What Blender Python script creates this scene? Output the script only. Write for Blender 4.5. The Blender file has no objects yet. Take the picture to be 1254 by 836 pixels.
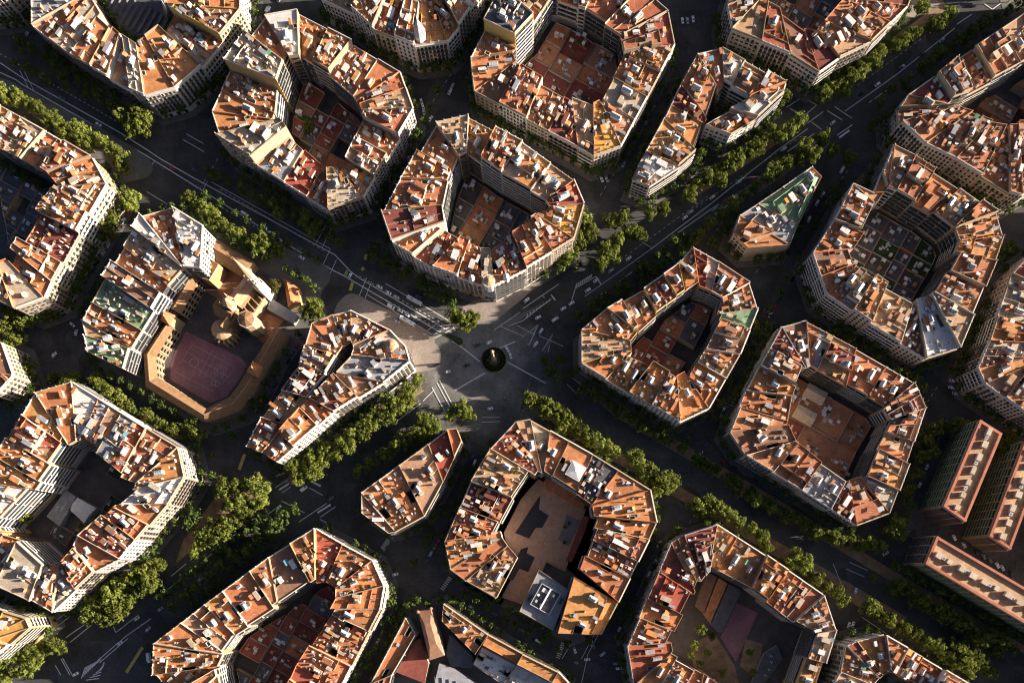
import bpy, math, random
from mathutils import Vector, Matrix
R = random.Random(7)
S = 0.6            # metres per photo pixel on the ground
H = 480.0          # camera height
NX, NY = 655.0, 700.0   # photo pixel straight under the camera
IW, IH = 1254.0, 836.0

scene = bpy.context.scene
COL = scene.collection

def W(px, py, z=0.0):
    k = S * (1 - z / H)
    return Vector(((px - NX) * k, -(py - NY) * k))
def PX(p, z=0.0):
    k = S * (1 - z / H)
    return (NX + p[0] / k, NY - p[1] / k)
def inframe(p, z=0.0, m=0):
    x, y = PX(p, z)
    return -m < x < IW + m and -m < y < IH + m

# ------------------------------------------------------------------ materials
MATS = {}
def mat(name, col, rough=0.85, amt=0.25, scale=0.25, hue=0.0, rand=0.12, spec=0.25, fine=0.12, metal=0.0):
    m = bpy.data.materials.new(name); m.use_nodes = True
    nt = m.node_tree; n = nt.nodes; l = nt.links
    b = n['Principled BSDF']
    b.inputs['Roughness'].default_value = rough
    b.inputs['Metallic'].default_value = metal
    b.inputs['Specular IOR Level'].default_value = spec
    geo = n.new('ShaderNodeNewGeometry')
    n1 = n.new('ShaderNodeTexNoise'); n1.inputs['Scale'].default_value = scale; n1.inputs['Detail'].default_value = 5
    n1.inputs['Roughness'].default_value = 0.65
    l.new(geo.outputs['Position'], n1.inputs['Vector'])
    n2 = n.new('ShaderNodeTexNoise'); n2.inputs['Scale'].default_value = scale * 7; n2.inputs['Detail'].default_value = 3
    l.new(geo.outputs['Position'], n2.inputs['Vector'])
    r1 = n.new('ShaderNodeMapRange'); r1.inputs[1].default_value = 0.3; r1.inputs[2].default_value = 0.7
    r1.inputs[3].default_value = 1 - amt; r1.inputs[4].default_value = 1 + amt
    l.new(n1.outputs['Fac'], r1.inputs[0])
    r2 = n.new('ShaderNodeMapRange'); r2.inputs[1].default_value = 0.3; r2.inputs[2].default_value = 0.7
    r2.inputs[3].default_value = 1 - fine; r2.inputs[4].default_value = 1 + fine
    l.new(n2.outputs['Fac'], r2.inputs[0])
    mu = n.new('ShaderNodeMath'); mu.operation = 'MULTIPLY'
    l.new(r1.outputs[0], mu.inputs[0]); l.new(r2.outputs[0], mu.inputs[1])
    oi = n.new('ShaderNodeObjectInfo')
    r3 = n.new('ShaderNodeMapRange'); r3.inputs[3].default_value = 1 - rand; r3.inputs[4].default_value = 1 + rand
    l.new(oi.outputs['Random'], r3.inputs[0])
    mu2 = n.new('ShaderNodeMath'); mu2.operation = 'MULTIPLY'
    l.new(mu.outputs[0], mu2.inputs[0]); l.new(r3.outputs[0], mu2.inputs[1])
    hs = n.new('ShaderNodeHueSaturation'); hs.inputs['Color'].default_value = (*col, 1)
    l.new(mu2.outputs[0], hs.inputs['Value'])
    if hue:
        r4 = n.new('ShaderNodeMapRange'); r4.inputs[3].default_value = 0.5 - hue; r4.inputs[4].default_value = 0.5 + hue
        m3 = n.new('ShaderNodeMath'); m3.operation = 'FRACT'
        m4 = n.new('ShaderNodeMath'); m4.operation = 'MULTIPLY'; m4.inputs[1].default_value = 7.31
        l.new(oi.outputs['Random'], m4.inputs[0]); l.new(m4.outputs[0], m3.inputs[0]); l.new(m3.outputs[0], r4.inputs[0])
        l.new(r4.outputs[0], hs.inputs['Hue'])
    l.new(hs.outputs['Color'], b.inputs['Base Color'])
    MATS[name] = m
    return m
# roofs
mat('roof_orange', (0.47, 0.195, 0.075), fine=0.24, hue=0.012, amt=0.3)
mat('roof_terracotta', (0.38, 0.150, 0.068), fine=0.24, hue=0.01, amt=0.3)
mat('roof_tan', (0.40, 0.24, 0.135), fine=0.24, hue=0.01, amt=0.25)
mat('roof_red', (0.32, 0.09, 0.05), fine=0.24, hue=0.01, amt=0.25)
mat('roof_maroon', (0.19, 0.055, 0.04), amt=0.25)
mat('roof_brown', (0.23, 0.12, 0.075), amt=0.25)
mat('roof_beige', (0.42, 0.34, 0.25), fine=0.24, amt=0.2)
mat('roof_grey', (0.27, 0.27, 0.28), amt=0.2)
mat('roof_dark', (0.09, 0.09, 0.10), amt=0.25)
mat('roof_white', (0.58, 0.56, 0.53), fine=0.24, amt=0.12)
mat('roof_green', (0.16, 0.24, 0.14), amt=0.25)
mat('roof_amber', (0.55, 0.27, 0.06), amt=0.25)
mat('brick_tan', (0.22, 0.125, 0.06), amt=0.25, scale=0.4)
# walls
mat('wall_cream', (0.36, 0.29, 0.205), amt=0.15)
mat('wall_white', (0.46, 0.43, 0.385), amt=0.12)
mat('wall_ochre', (0.35, 0.235, 0.105), amt=0.15)
mat('wall_pink', (0.33, 0.225, 0.175), amt=0.15)
mat('wall_grey', (0.27, 0.26, 0.25), amt=0.15)
mat('wall_tan', (0.28, 0.205, 0.13), amt=0.15)
mat('wall_brick', (0.20, 0.105, 0.065), amt=0.2)
mat('wall_yellow', (0.46, 0.32, 0.10), amt=0.12)
mat('trim_white', (0.52, 0.48, 0.42), amt=0.1)
mat('trim_terra', (0.38, 0.17, 0.085), amt=0.2)
mat('paint_white', (0.78, 0.77, 0.75), amt=0.08, rough=0.6)
mat('metal_grey', (0.42, 0.43, 0.45), rough=0.45, amt=0.12, spec=0.5)
mat('metal_dark', (0.10, 0.10, 0.11), rough=0.5, amt=0.1)
mat('skylight_glass', (0.34, 0.37, 0.40), rough=0.18, amt=0.15, spec=0.6)
mat('window_glass', (0.035, 0.04, 0.045), rough=0.12, amt=0.3, spec=0.6, rand=0.4)
mat('shutter', (0.14, 0.10, 0.07), rough=0.6, amt=0.3, rand=0.4)
mat('iron', (0.06, 0.06, 0.06), rough=0.5)
mat('awning_green', (0.10, 0.25, 0.14), amt=0.1)
mat('awning_orange', (0.60, 0.25, 0.05), amt=0.1)
mat('awning_blue', (0.13, 0.28, 0.36), amt=0.1)
# ground
mat('road_skylit', (0.135, 0.128, 0.12), rough=0.9, amt=0.3, scale=0.09, rand=0, fine=0.15)  # junction asphalt with the open sky's light put into its colour; unassigned
mat('terrace_paving', (0.36, 0.225, 0.16), amt=0.2, scale=0.3)
mat('asphalt', (0.06, 0.057, 0.054), rough=0.9, amt=0.35, scale=0.06, rand=0, fine=0.15)
mat('pavement', (0.14, 0.13, 0.12), rough=0.9, amt=0.2, scale=0.15, rand=0, fine=0.12)
mat('paving_pink', (0.27, 0.225, 0.19), rough=0.9, amt=0.15, scale=0.1, rand=0, fine=0.15)
mat('earth', (0.24, 0.16, 0.095), rough=0.95, amt=0.35, scale=0.15, rand=0)
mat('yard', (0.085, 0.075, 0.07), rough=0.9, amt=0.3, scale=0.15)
mat('turf', (0.035, 0.055, 0.02), rough=0.95, amt=0.4, scale=0.3)
mat('line_white', (0.62, 0.62, 0.60), rough=0.7, amt=0.25, scale=0.6, rand=0)
mat('line_faint', (0.52, 0.38, 0.38), rough=0.7, amt=0.3, scale=0.4, rand=0)
mat('slab_parapet', (0.34, 0.125, 0.075), amt=0.2)
mat('line_yellow', (0.52, 0.38, 0.10), rough=0.7, amt=0.2, scale=0.6, rand=0)
mat('court_red', (0.26, 0.125, 0.135), rough=0.85, amt=0.22, scale=0.08, rand=0)
mat('court_orange', (0.36, 0.17, 0.09), rough=0.85, amt=0.2, scale=0.12)
mat('stone', (0.33, 0.24, 0.14), amt=0.2, scale=0.4)
mat('bark', (0.10, 0.075, 0.05), amt=0.3, scale=1.0)
mat('bronze', (0.05, 0.055, 0.05), amt=0.2, rough=0.5)
# cars
mat('car_white', (0.80, 0.80, 0.80), rough=0.3, amt=0.03, rand=0.05, spec=0.5)
mat('car_silver', (0.50, 0.51, 0.53), rough=0.3, amt=0.03, rand=0.1, spec=0.5)
mat('car_grey', (0.13, 0.135, 0.14), rough=0.3, amt=0.03, rand=0.3, spec=0.5)
mat('car_black', (0.025, 0.025, 0.028), rough=0.25, amt=0.03, spec=0.5)
mat('car_red', (0.35, 0.03, 0.03), rough=0.3, amt=0.03, spec=0.5)
mat('car_yellow', (0.62, 0.47, 0.04), rough=0.35, amt=0.03, spec=0.5)
mat('car_green', (0.36, 0.46, 0.10), rough=0.35, amt=0.03, spec=0.5)
mat('car_blue', (0.05, 0.09, 0.18), rough=0.3, amt=0.03, spec=0.5)
mat('rubber', (0.02, 0.02, 0.02), rough=0.9)

def leaf_mat(name, col, val=0.35):
    m = bpy.data.materials.new(name); m.use_nodes = True
    nt = m.node_tree; n = nt.nodes; l = nt.links
    n.remove(n['Principled BSDF'])
    out = n['Material Output']
    d = n.new('ShaderNodeBsdfDiffuse'); t = n.new('ShaderNodeBsdfTranslucent'); mx = n.new('ShaderNodeMixShader')
    mx.inputs[0].default_value = 0.3
    geo = n.new('ShaderNodeNewGeometry')
    oi = n.new('ShaderNodeObjectInfo')
    ns = n.new('ShaderNodeTexNoise'); ns.inputs['Scale'].default_value = 0.7; ns.inputs['Detail'].default_value = 3
    l.new(geo.outputs['Position'], ns.inputs['Vector'])
    hs = n.new('ShaderNodeHueSaturation'); hs.inputs['Color'].default_value = (*col, 1)
    r1 = n.new('ShaderNodeMapRange'); r1.inputs[1].default_value = 0.3; r1.inputs[2].default_value = 0.7
    r1.inputs[3].default_value = 1 - val; r1.inputs[4].default_value = 1 + val
    l.new(ns.outputs['Fac'], r1.inputs[0])
    r2 = n.new('ShaderNodeMapRange'); r2.inputs[3].default_value = 0.65; r2.inputs[4].default_value = 1.25
    l.new(oi.outputs['Random'], r2.inputs[0])
    mu = n.new('ShaderNodeMath'); mu.operation = 'MULTIPLY'
    l.new(r1.outputs[0], mu.inputs[0]); l.new(r2.outputs[0], mu.inputs[1])
    l.new(mu.outputs[0], hs.inputs['Value'])
    r3 = n.new('ShaderNodeMapRange'); r3.inputs[3].default_value = 0.475; r3.inputs[4].default_value = 0.52
    l.new(geo.outputs['Random Per Island'], r3.inputs[0])
    l.new(r3.outputs[0], hs.inputs['Hue'])
    l.new(hs.outputs[0], d.inputs[0]); l.new(hs.outputs[0], t.inputs[0])
    l.new(d.outputs[0], mx.inputs[1]); l.new(t.outputs[0], mx.inputs[2]); l.new(mx.outputs[0], out.inputs[0])
    MATS[name] = m
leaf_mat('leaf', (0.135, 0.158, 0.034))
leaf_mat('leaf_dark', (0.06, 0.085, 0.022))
leaf_mat('leaf_hedge', (0.025, 0.034, 0.012))
leaf_mat('leaf_olive', (0.12, 0.11, 0.03))

# ------------------------------------------------------------------ mesh builder
class MB:
    def __init__(s): s.v = []; s.f = []; s.m = []; s.mats = []
    def mi(s, m):
        if m not in s.mats: s.mats.append(m)
        return s.mats.index(m)
    def add(s, vs, fs, m):
        o = len(s.v); k = s.mi(m)
        s.v.extend(tuple(v) for v in vs)
        for f in fs: s.f.append(tuple(i + o for i in f)); s.m.append(k)
    def prism(s, poly, z0, z1, m, mtop=None, bottom=False, top=True):
        n = len(poly)
        a = sum(poly[i][0] * poly[(i + 1) % n][1] - poly[(i + 1) % n][0] * poly[i][1] for i in range(n))
        if a < 0: poly = poly[::-1]
        vs = [(p[0], p[1], z0) for p in poly] + [(p[0], p[1], z1) for p in poly]
        s.add(vs, [(i, (i + 1) % n, n + (i + 1) % n, n + i) for i in range(n)], m)
        if top: s.add(vs[n:], [tuple(range(n))], mtop or m)
        if bottom: s.add(vs[:n], [tuple(range(n - 1, -1, -1))], m)
    def box(s, c, a, la, lb, z0, z1, m, mtop=None):
        b = Vector((-a[1], a[0])); a = Vector(a); c = Vector(c)
        s.prism([c - a * la / 2 - b * lb / 2, c + a * la / 2 - b * lb / 2, c + a * la / 2 + b * lb / 2, c - a * la / 2 + b * lb / 2], z0, z1, m, mtop, bottom=True)
    def seg(s, p, q, t, z0, z1, m, mtop=None):
        p = Vector(p); q = Vector(q); d = q - p
        if d.length < 1e-4: return
        s.box((p + q) / 2, d.normalized(), d.length, t, z0, z1, m, mtop)
    def gable(s, c, a, la, lb, z0, ze, zr, m, mroof):
        """ridge along a"""
        b = Vector((-a[1], a[0])); a = Vector(a); c = Vector(c)
        p = [c - a * la / 2 - b * lb / 2, c + a * la / 2 - b * lb / 2, c + a * la / 2 + b * lb / 2, c - a * la / 2 + b * lb / 2]
        vs = [(q[0], q[1], z0) for q in p] + [(q[0], q[1], ze) for q in p]
        r0 = c - a * la / 2; r1 = c + a * la / 2
        vs += [(r0[0], r0[1], zr), (r1[0], r1[1], zr)]
        s.add(vs, [(0, 1, 5, 4), (1, 2, 6, 5), (2, 3, 7, 6), (3, 0, 4, 7), (5, 6, 9), (7, 4, 8)], m)
        s.add(vs, [(4, 5, 9, 8), (6, 7, 8, 9)], mroof)
    def hip(s, poly, z0, ztop, inset, m):
        c = sum((Vector(p) for p in poly), Vector((0, 0))) / len(poly)
        n = len(poly)
        inn = [Vector(p) + (c - Vector(p)) * inset for p in poly]
        vs = [(p[0], p[1], z0) for p in poly] + [(p[0], p[1], ztop) for p in inn]
        s.add(vs, [(i, (i + 1) % n, n + (i + 1) % n, n + i) for i in range(n)] + [tuple(range(n, 2 * n))], m)
    def cyl(s, c, r0, r1, z0, z1, n, m, cap=True):
        vs = []
        for r, z in ((r0, z0), (r1, z1)):
            for i in range(n):
                t = 2 * math.pi * i / n
                vs.append((c[0] + r * math.cos(t), c[1] + r * math.sin(t), z))
        s.add(vs, [(i, (i + 1) % n, n + (i + 1) % n, n + i) for i in range(n)], m)
        if cap: s.add(vs[n:], [tuple(range(n))], m)
    def mesh(s, name):
        me = bpy.data.meshes.new(name)
        me.from_pydata(s.v, [], s.f)
        for m in s.mats: me.materials.append(MATS[m])
        if len(s.mats) > 1: me.polygons.foreach_set('material_index', s.m)
        me.update()
        return me
    def build(s, name, parent=None, loc=None):
        o = bpy.data.objects.new(name, s.mesh(name)); COL.objects.link(o)
        if loc is not None: o.location = loc
        if parent is not None: o.parent = parent
        return o

def shift(mb, dx, dy):
    mb.v = [(x - dx, y - dy, z) for x, y, z in mb.v]; return mb
def empty(name, x, y, z=0.0, rz=0.0):
    o = bpy.data.objects.new(name, None); COL.objects.link(o); o.location = (x, y, z); o.rotation_euler = (0, 0, rz)
    o.empty_display_size = 1
    return o
def tag(o, label, cat, group=None):
    o['label'] = label; o['category'] = cat
    if group: o['group'] = group
    return o
def structure(o, kind='structure'):
    o['kind'] = kind; return o
def inst(name, me, parent, M):
    o = bpy.data.objects.new(name, me); COL.objects.link(o)
    o.parent = parent; o.matrix_local = M
    return o

ORD = ['first', 'second', 'third', 'fourth', 'fifth', 'sixth', 'seventh', 'eighth', 'ninth', 'tenth', 'eleventh', 'twelfth', 'thirteenth', 'fourteenth', 'fifteenth', 'sixteenth', 'seventeenth', 'eighteenth', 'nineteenth', 'twentieth',
       'twenty-first', 'twenty-second', 'twenty-third', 'twenty-fourth', 'twenty-fifth', 'twenty-sixth', 'twenty-seventh', 'twenty-eighth', 'twenty-ninth', 'thirtieth']
def side_name(n):
    a = math.degrees(math.atan2(n[1], n[0])) % 360
    return ['right', 'upper-right', 'upper', 'upper-left', 'left', 'lower-left', 'lower', 'lower-right'][int(((a + 22.5) % 360) // 45)]

# ------------------------------------------------------------------ shared window meshes (x along wall, y out, z up from sill)
def make_window(kind):
    b = MB()
    if kind == 0:     # french window with stone surround
        w, h = 1.7, 2.5
        b.add([(-w/2, .03, 0), (w/2, .03, 0), (w/2, .03, h), (-w/2, .03, h)], [(3, 2, 1, 0)], 'window_glass')
        for x in (-w/2 - .12, w/2 + .12): b.box((x, .09), (1, 0), .24, .18, 0, h, 'trim_white')
        b.box((0, .14), (1, 0), w + .6, .28, h, h + .25, 'trim_white')
    elif kind == 1:   # plain window with sill and shutters
        w, h = 1.7, 1.9
        b.add([(-w/2, .03, 0), (w/2, .03, 0), (w/2, .03, h), (-w/2, .03, h)], [(3, 2, 1, 0)], 'window_glass')
        b.box((0, .12), (1, 0), w + .3, .24, -.15, 0, 'trim_white')
        b.box((-w/4, .05), (1, 0), w/2, .03, h * .45, h, 'shutter')
    elif kind == 2:   # window with its own small balcony
        w, h = 1.7, 2.5
        b.add([(-w/2, .03, 0), (w/2, .03, 0), (w/2, .03, h), (-w/2, .03, h)], [(3, 2, 1, 0)], 'window_glass')
        b.box((0, .14), (1, 0), w + .5, .28, h, h + .22, 'trim_white')
        b.box((0, .5), (1, 0), w + .9, 1.0, -.2, -.02, 'wall_cream')
        b.box((0, .96), (1, 0), w + .9, .06, -.02, .95, 'iron')
    elif kind == 3:   # wide modern window
        w, h = 2.4, 1.6
        b.add([(-w/2, .03, 0), (w/2, .03, 0), (w/2, .03, h), (-w/2, .03, h)], [(3, 2, 1, 0)], 'window_glass')
        b.box((0, .08), (1, 0), w + .2, .16, h, h + .12, 'metal_grey')
    elif kind == 4:   # shop opening
        w, h = 2.4, 3.0
        b.add([(-w/2, .03, 0), (w/2, .03, 0), (w/2, .03, h), (-w/2, .03, h)], [(3, 2, 1, 0)], 'window_glass')
        b.box((0, .3), (1, 0), w, .6, h, h + .15, 'metal_dark')
    return b.mesh('window')
WIN = [make_window(k) for k in range(5)]

ROOFPAL = [('roof_orange', 34), ('roof_terracotta', 28), ('roof_tan', 15), ('roof_red', 4), ('roof_maroon', 4), ('roof_brown', 9), ('roof_beige', 6), ('roof_grey', 2), ('roof_white', 1)]
WALLPAL = [('wall_cream', 30), ('wall_white', 22), ('wall_ochre', 9), ('wall_pink', 9), ('wall_grey', 10), ('wall_tan', 14), ('wall_brick', 4), ('wall_yellow', 5)]
def pick(pal, rnd=R):
    t = rnd.random() * sum(w for _, w in pal)
    for k, w in pal:
        t -= w
        if t <= 0: return k
    return pal[-1][0]
CN = {'roof_orange': 'orange', 'roof_terracotta': 'terracotta', 'roof_tan': 'tan', 'roof_red': 'red', 'roof_maroon': 'maroon', 'roof_brown': 'brown', 'roof_beige': 'beige',
      'roof_grey': 'grey', 'roof_dark': 'dark-grey', 'roof_white': 'white', 'roof_green': 'green', 'roof_amber': 'amber', 'court_orange': 'orange', 'court_red': 'dark-red', 'yard': 'dark', 'brick_tan': 'brown'}
HOUSES = []      # (obj, blockname, side, sortkey, desc)

def facade(e, o, p0, p1, n, h, style, court, rnd):
    """windows, balconies, galleries of a facade p0->p1 with outward normal n (building-local origin o)"""
    d = p1 - p0; w = d.length
    if w < 3: return
    a = d / w
    mid = (p0 + p1) / 2
    if n.dot(-mid) <= 0: return                 # turned away from the camera's foot point
    px = PX(mid, h)
    if not (-25 < px[0] < IW + 25 and -35 < px[1] < IH + 25): return
    dist = math.hypot(px[0] - NX, px[1] - NY)
    slope = n.dot((-mid).normalized())
    vis = dist * h / H * slope                  # rough visible height in photo pixels
    if vis < 2.0: return
    ang = math.atan2(a[1], a[0])
    if (Vector((-a[1], a[0]))).dot(n) < 0:      # local y must be outward
        ang += math.pi; a = -a; p0, p1 = p1, p0
    Mr = Matrix.Rotation(ang, 4, 'Z')
    fl = style['floor']; nf = max(2, int((h - 5.0) / fl))
    z0 = h - 0.9 - nf * fl
    if court or vis < 5:
        for k in range(nf):
            b = MB(); z = z0 + k * fl
            b.box((w / 2, .45), (1, 0), w - .8, .9, z - .18, z, style['trim'])
            b.box((w / 2, .15), (1, 0), w - 1.6, .3, z + .9, z + 2.4, 'window_glass')
            b.box((w / 2, .86), (1, 0), w - .8, .07, z, z + .95, style['rail'])
            if k % 2 == 0 and w > 9: b.box((w * .5, .5), (1, 0), .2, .95, z, z + fl - .2, style['trim'])
            inst('gallery', b.mesh('gallery'), e, Matrix.Translation((p0[0] - o[0], p0[1] - o[1], 0)) @ Mr)
        return
    bays = max(2, round((w - 1) / style['bay']))
    step = (w - 1.0) / bays
    for k in range(nf):
        z = z0 + k * fl
        for i in range(bays):
            q = p0 + a * (.5 + step * (i + .5))
            inst('window', WIN[style['win'] if rnd.random() < .8 else rnd.choice([0, 1, 2])], e, Matrix.Translation((q[0] - o[0], q[1] - o[1], z)) @ Mr)
        if style['balcony'] == 'full' or (style['balcony'] == 'some' and k == 0):
            b = MB()
            b.box((w / 2, .55), (1, 0), w - .8, 1.1, z - .2, z - .02, style['trim'])
            b.box((w / 2, 1.06), (1, 0), w - .8, .08, z - .02, z + .95, style['rail'])
            inst('balcony', b.mesh('balcony'), e, Matrix.Translation((p0[0] - o[0], p0[1] - o[1], 0)) @ Mr)
    for i in range(max(1, bays // 2)):
        q = p0 + a * (.5 + step * 2 * (i + .5)) if bays > 1 else mid
        if (q - p0).length < w - 1.4:
            inst('shop_front', WIN[4], e, Matrix.Translation((q[0] - o[0], q[1] - o[1], .1)) @ Mr)
    b = MB()
    b.box((w / 2, .15), (1, 0), w - .2, .3, z0 - .75, z0 - .45, style['trim'])
    if style['fancy']:
        for i in range(bays + 1):
            b.box((.5 + step * i, .12), (1, 0), .45, .24, z0 - .45, h - .5, style['trim'])
    inst('pilasters' if style['fancy'] else 'string_course', b.mesh('string_course'), e, Matrix.Translation((p0[0] - o[0], p0[1] - o[1], 0)) @ Mr)

def hut_mesh(kind, la, lb, hh, m, m2):
    b = MB()
    if kind in ('stairhouse', 'store_room', 'roof_hatch'):
        b.box((0, 0), (1, 0), la, lb, 0, hh, m, m2)
        b.box((0, 0), (1, 0), la + .3, lb + .3, hh, hh + .14, m, m2)
    elif kind == 'skylight':
        b.gable((0, 0), (0, 1), lb, la, 0, .35, .35 + la * .3, 'trim_white', 'skylight_glass')
        for k in range(int(lb / 1.6) + 1):
            y = -lb / 2 + .1 + k * (lb - .2) / max(1, int(lb / 1.6))
            for sx in (-1, 1):
                b.add([(0, y - .09, .40 + la * .3), (0, y + .09, .40 + la * .3), (sx * la / 2, y + .09, .42), (sx * la / 2, y - .09, .42)], [(0, 1, 2, 3) if sx < 0 else (3, 2, 1, 0)], 'paint_white')
    elif kind == 'shed':
        vs = [(-la/2, -lb/2, 0), (la/2, -lb/2, 0), (la/2, lb/2, 0), (-la/2, lb/2, 0), (-la/2, -lb/2, hh), (la/2, -lb/2, hh), (la/2, lb/2, hh * 1.35), (-la/2, lb/2, hh * 1.35)]
        b.add(vs, [(0, 1, 5, 4), (1, 2, 6, 5), (2, 3, 7, 6), (3, 0, 4, 7)], m); b.add(vs, [(4, 5, 6, 7)], m2)
    elif kind == 'chimney':
        b.box((0, 0), (1, 0), la, lb, 0, hh, m); b.box((0, 0), (1, 0), la + .25, lb + .25, hh, hh + .15, m2)
        b.cyl((-la * .2, 0), .16, .14, hh + .15, hh + .7, 6, 'trim_terra')
        b.cyl((la * .2, 0), .16, .14, hh + .15, hh + .6, 6, 'trim_terra')
    elif kind == 'air_conditioner':
        b.box((0, 0), (1, 0), la, lb, .15, .15 + hh, 'metal_grey'); b.cyl((0, 0), min(la, lb) * .36, min(la, lb) * .36, .15 + hh, .2 + hh, 10, 'metal_dark')
    elif kind == 'water_tank':
        b.cyl((0, 0), la / 2, la / 2, .2, hh, 12, 'paint_white'); b.cyl((0, 0), la / 2 + .06, .2, hh, hh + .25, 12, 'metal_grey')
    elif kind == 'pergola':
        for sx in (-1, 1):
            for sy in (-1, 1): b.box((sx * (la/2 - .1), sy * (lb/2 - .1)), (1, 0), .14, .14, 0, hh, 'trim_white')
        b.add([(-la/2, -lb/2, hh), (la/2, -lb/2, hh), (la/2, lb/2, hh + .25), (-la/2, lb/2, hh + .25), (-la/2, -lb/2, hh + .08), (la/2, -lb/2, hh + .08), (la/2, lb/2, hh + .33), (-la/2, lb/2, hh + .33)],
              [(3, 2, 1, 0), (4, 5, 6, 7), (0, 1, 5, 4), (1, 2, 6, 5), (2, 3, 7, 6), (3, 0, 4, 7)], m)
    elif kind == 'light_well':
        t = .3
        for sx in (-1, 1): b.box((sx * (la/2 - t/2), 0), (1, 0), t, lb, 0, hh, m)
        for sy in (-1, 1): b.box((0, sy * (lb/2 - t/2)), (1, 0), la - 2*t, t, 0, hh, m)
        b.box((0, 0), (1, 0), la - 2*t, lb - 2*t, .02, .06, 'roof_dark')
    elif kind == 'antenna':
        b.cyl((0, 0), .07, .05, 0, hh, 5, 'metal_grey')
        for q, z in ((.9, .95), (.7, .85), (.5, .75)): b.box((0, 0), (1, 0), q * 2, .06, hh * z, hh * z + .06, 'metal_grey')
    elif kind == 'planter':
        b.box((0, 0), (1, 0), la, lb, 0, .5, 'trim_terra')
        for i in range(int(14 * la * lb) + 8):
            x, y = R.uniform(-la/2, la/2), R.uniform(-lb/2, lb/2); z = .5 + R.uniform(0, hh); s_ = R.uniform(.2, .42)
            t = R.uniform(0, 6.28); dx, dy = math.cos(t) * s_, math.sin(t) * s_
            b.add([(x - dx, y - dy, z), (x + dy, y - dx, z + R.uniform(-.2, .3)), (x + dx, y + dy, z + R.uniform(-.1, .2)), (x - dy, y + dx, z + R.uniform(-.2, .3))], [(0, 1, 2, 3)], 'leaf')
    return b.mesh(kind)

def put(kind, e, x, y, z, ang, la, lb, hh, m='wall_white', m2=None):
    return inst(kind, hut_mesh(kind, la, lb, hh, m, m2 or m), e, Matrix.Translation((x, y, z)) @ Matrix.Rotation(ang, 4, 'Z'))

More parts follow.
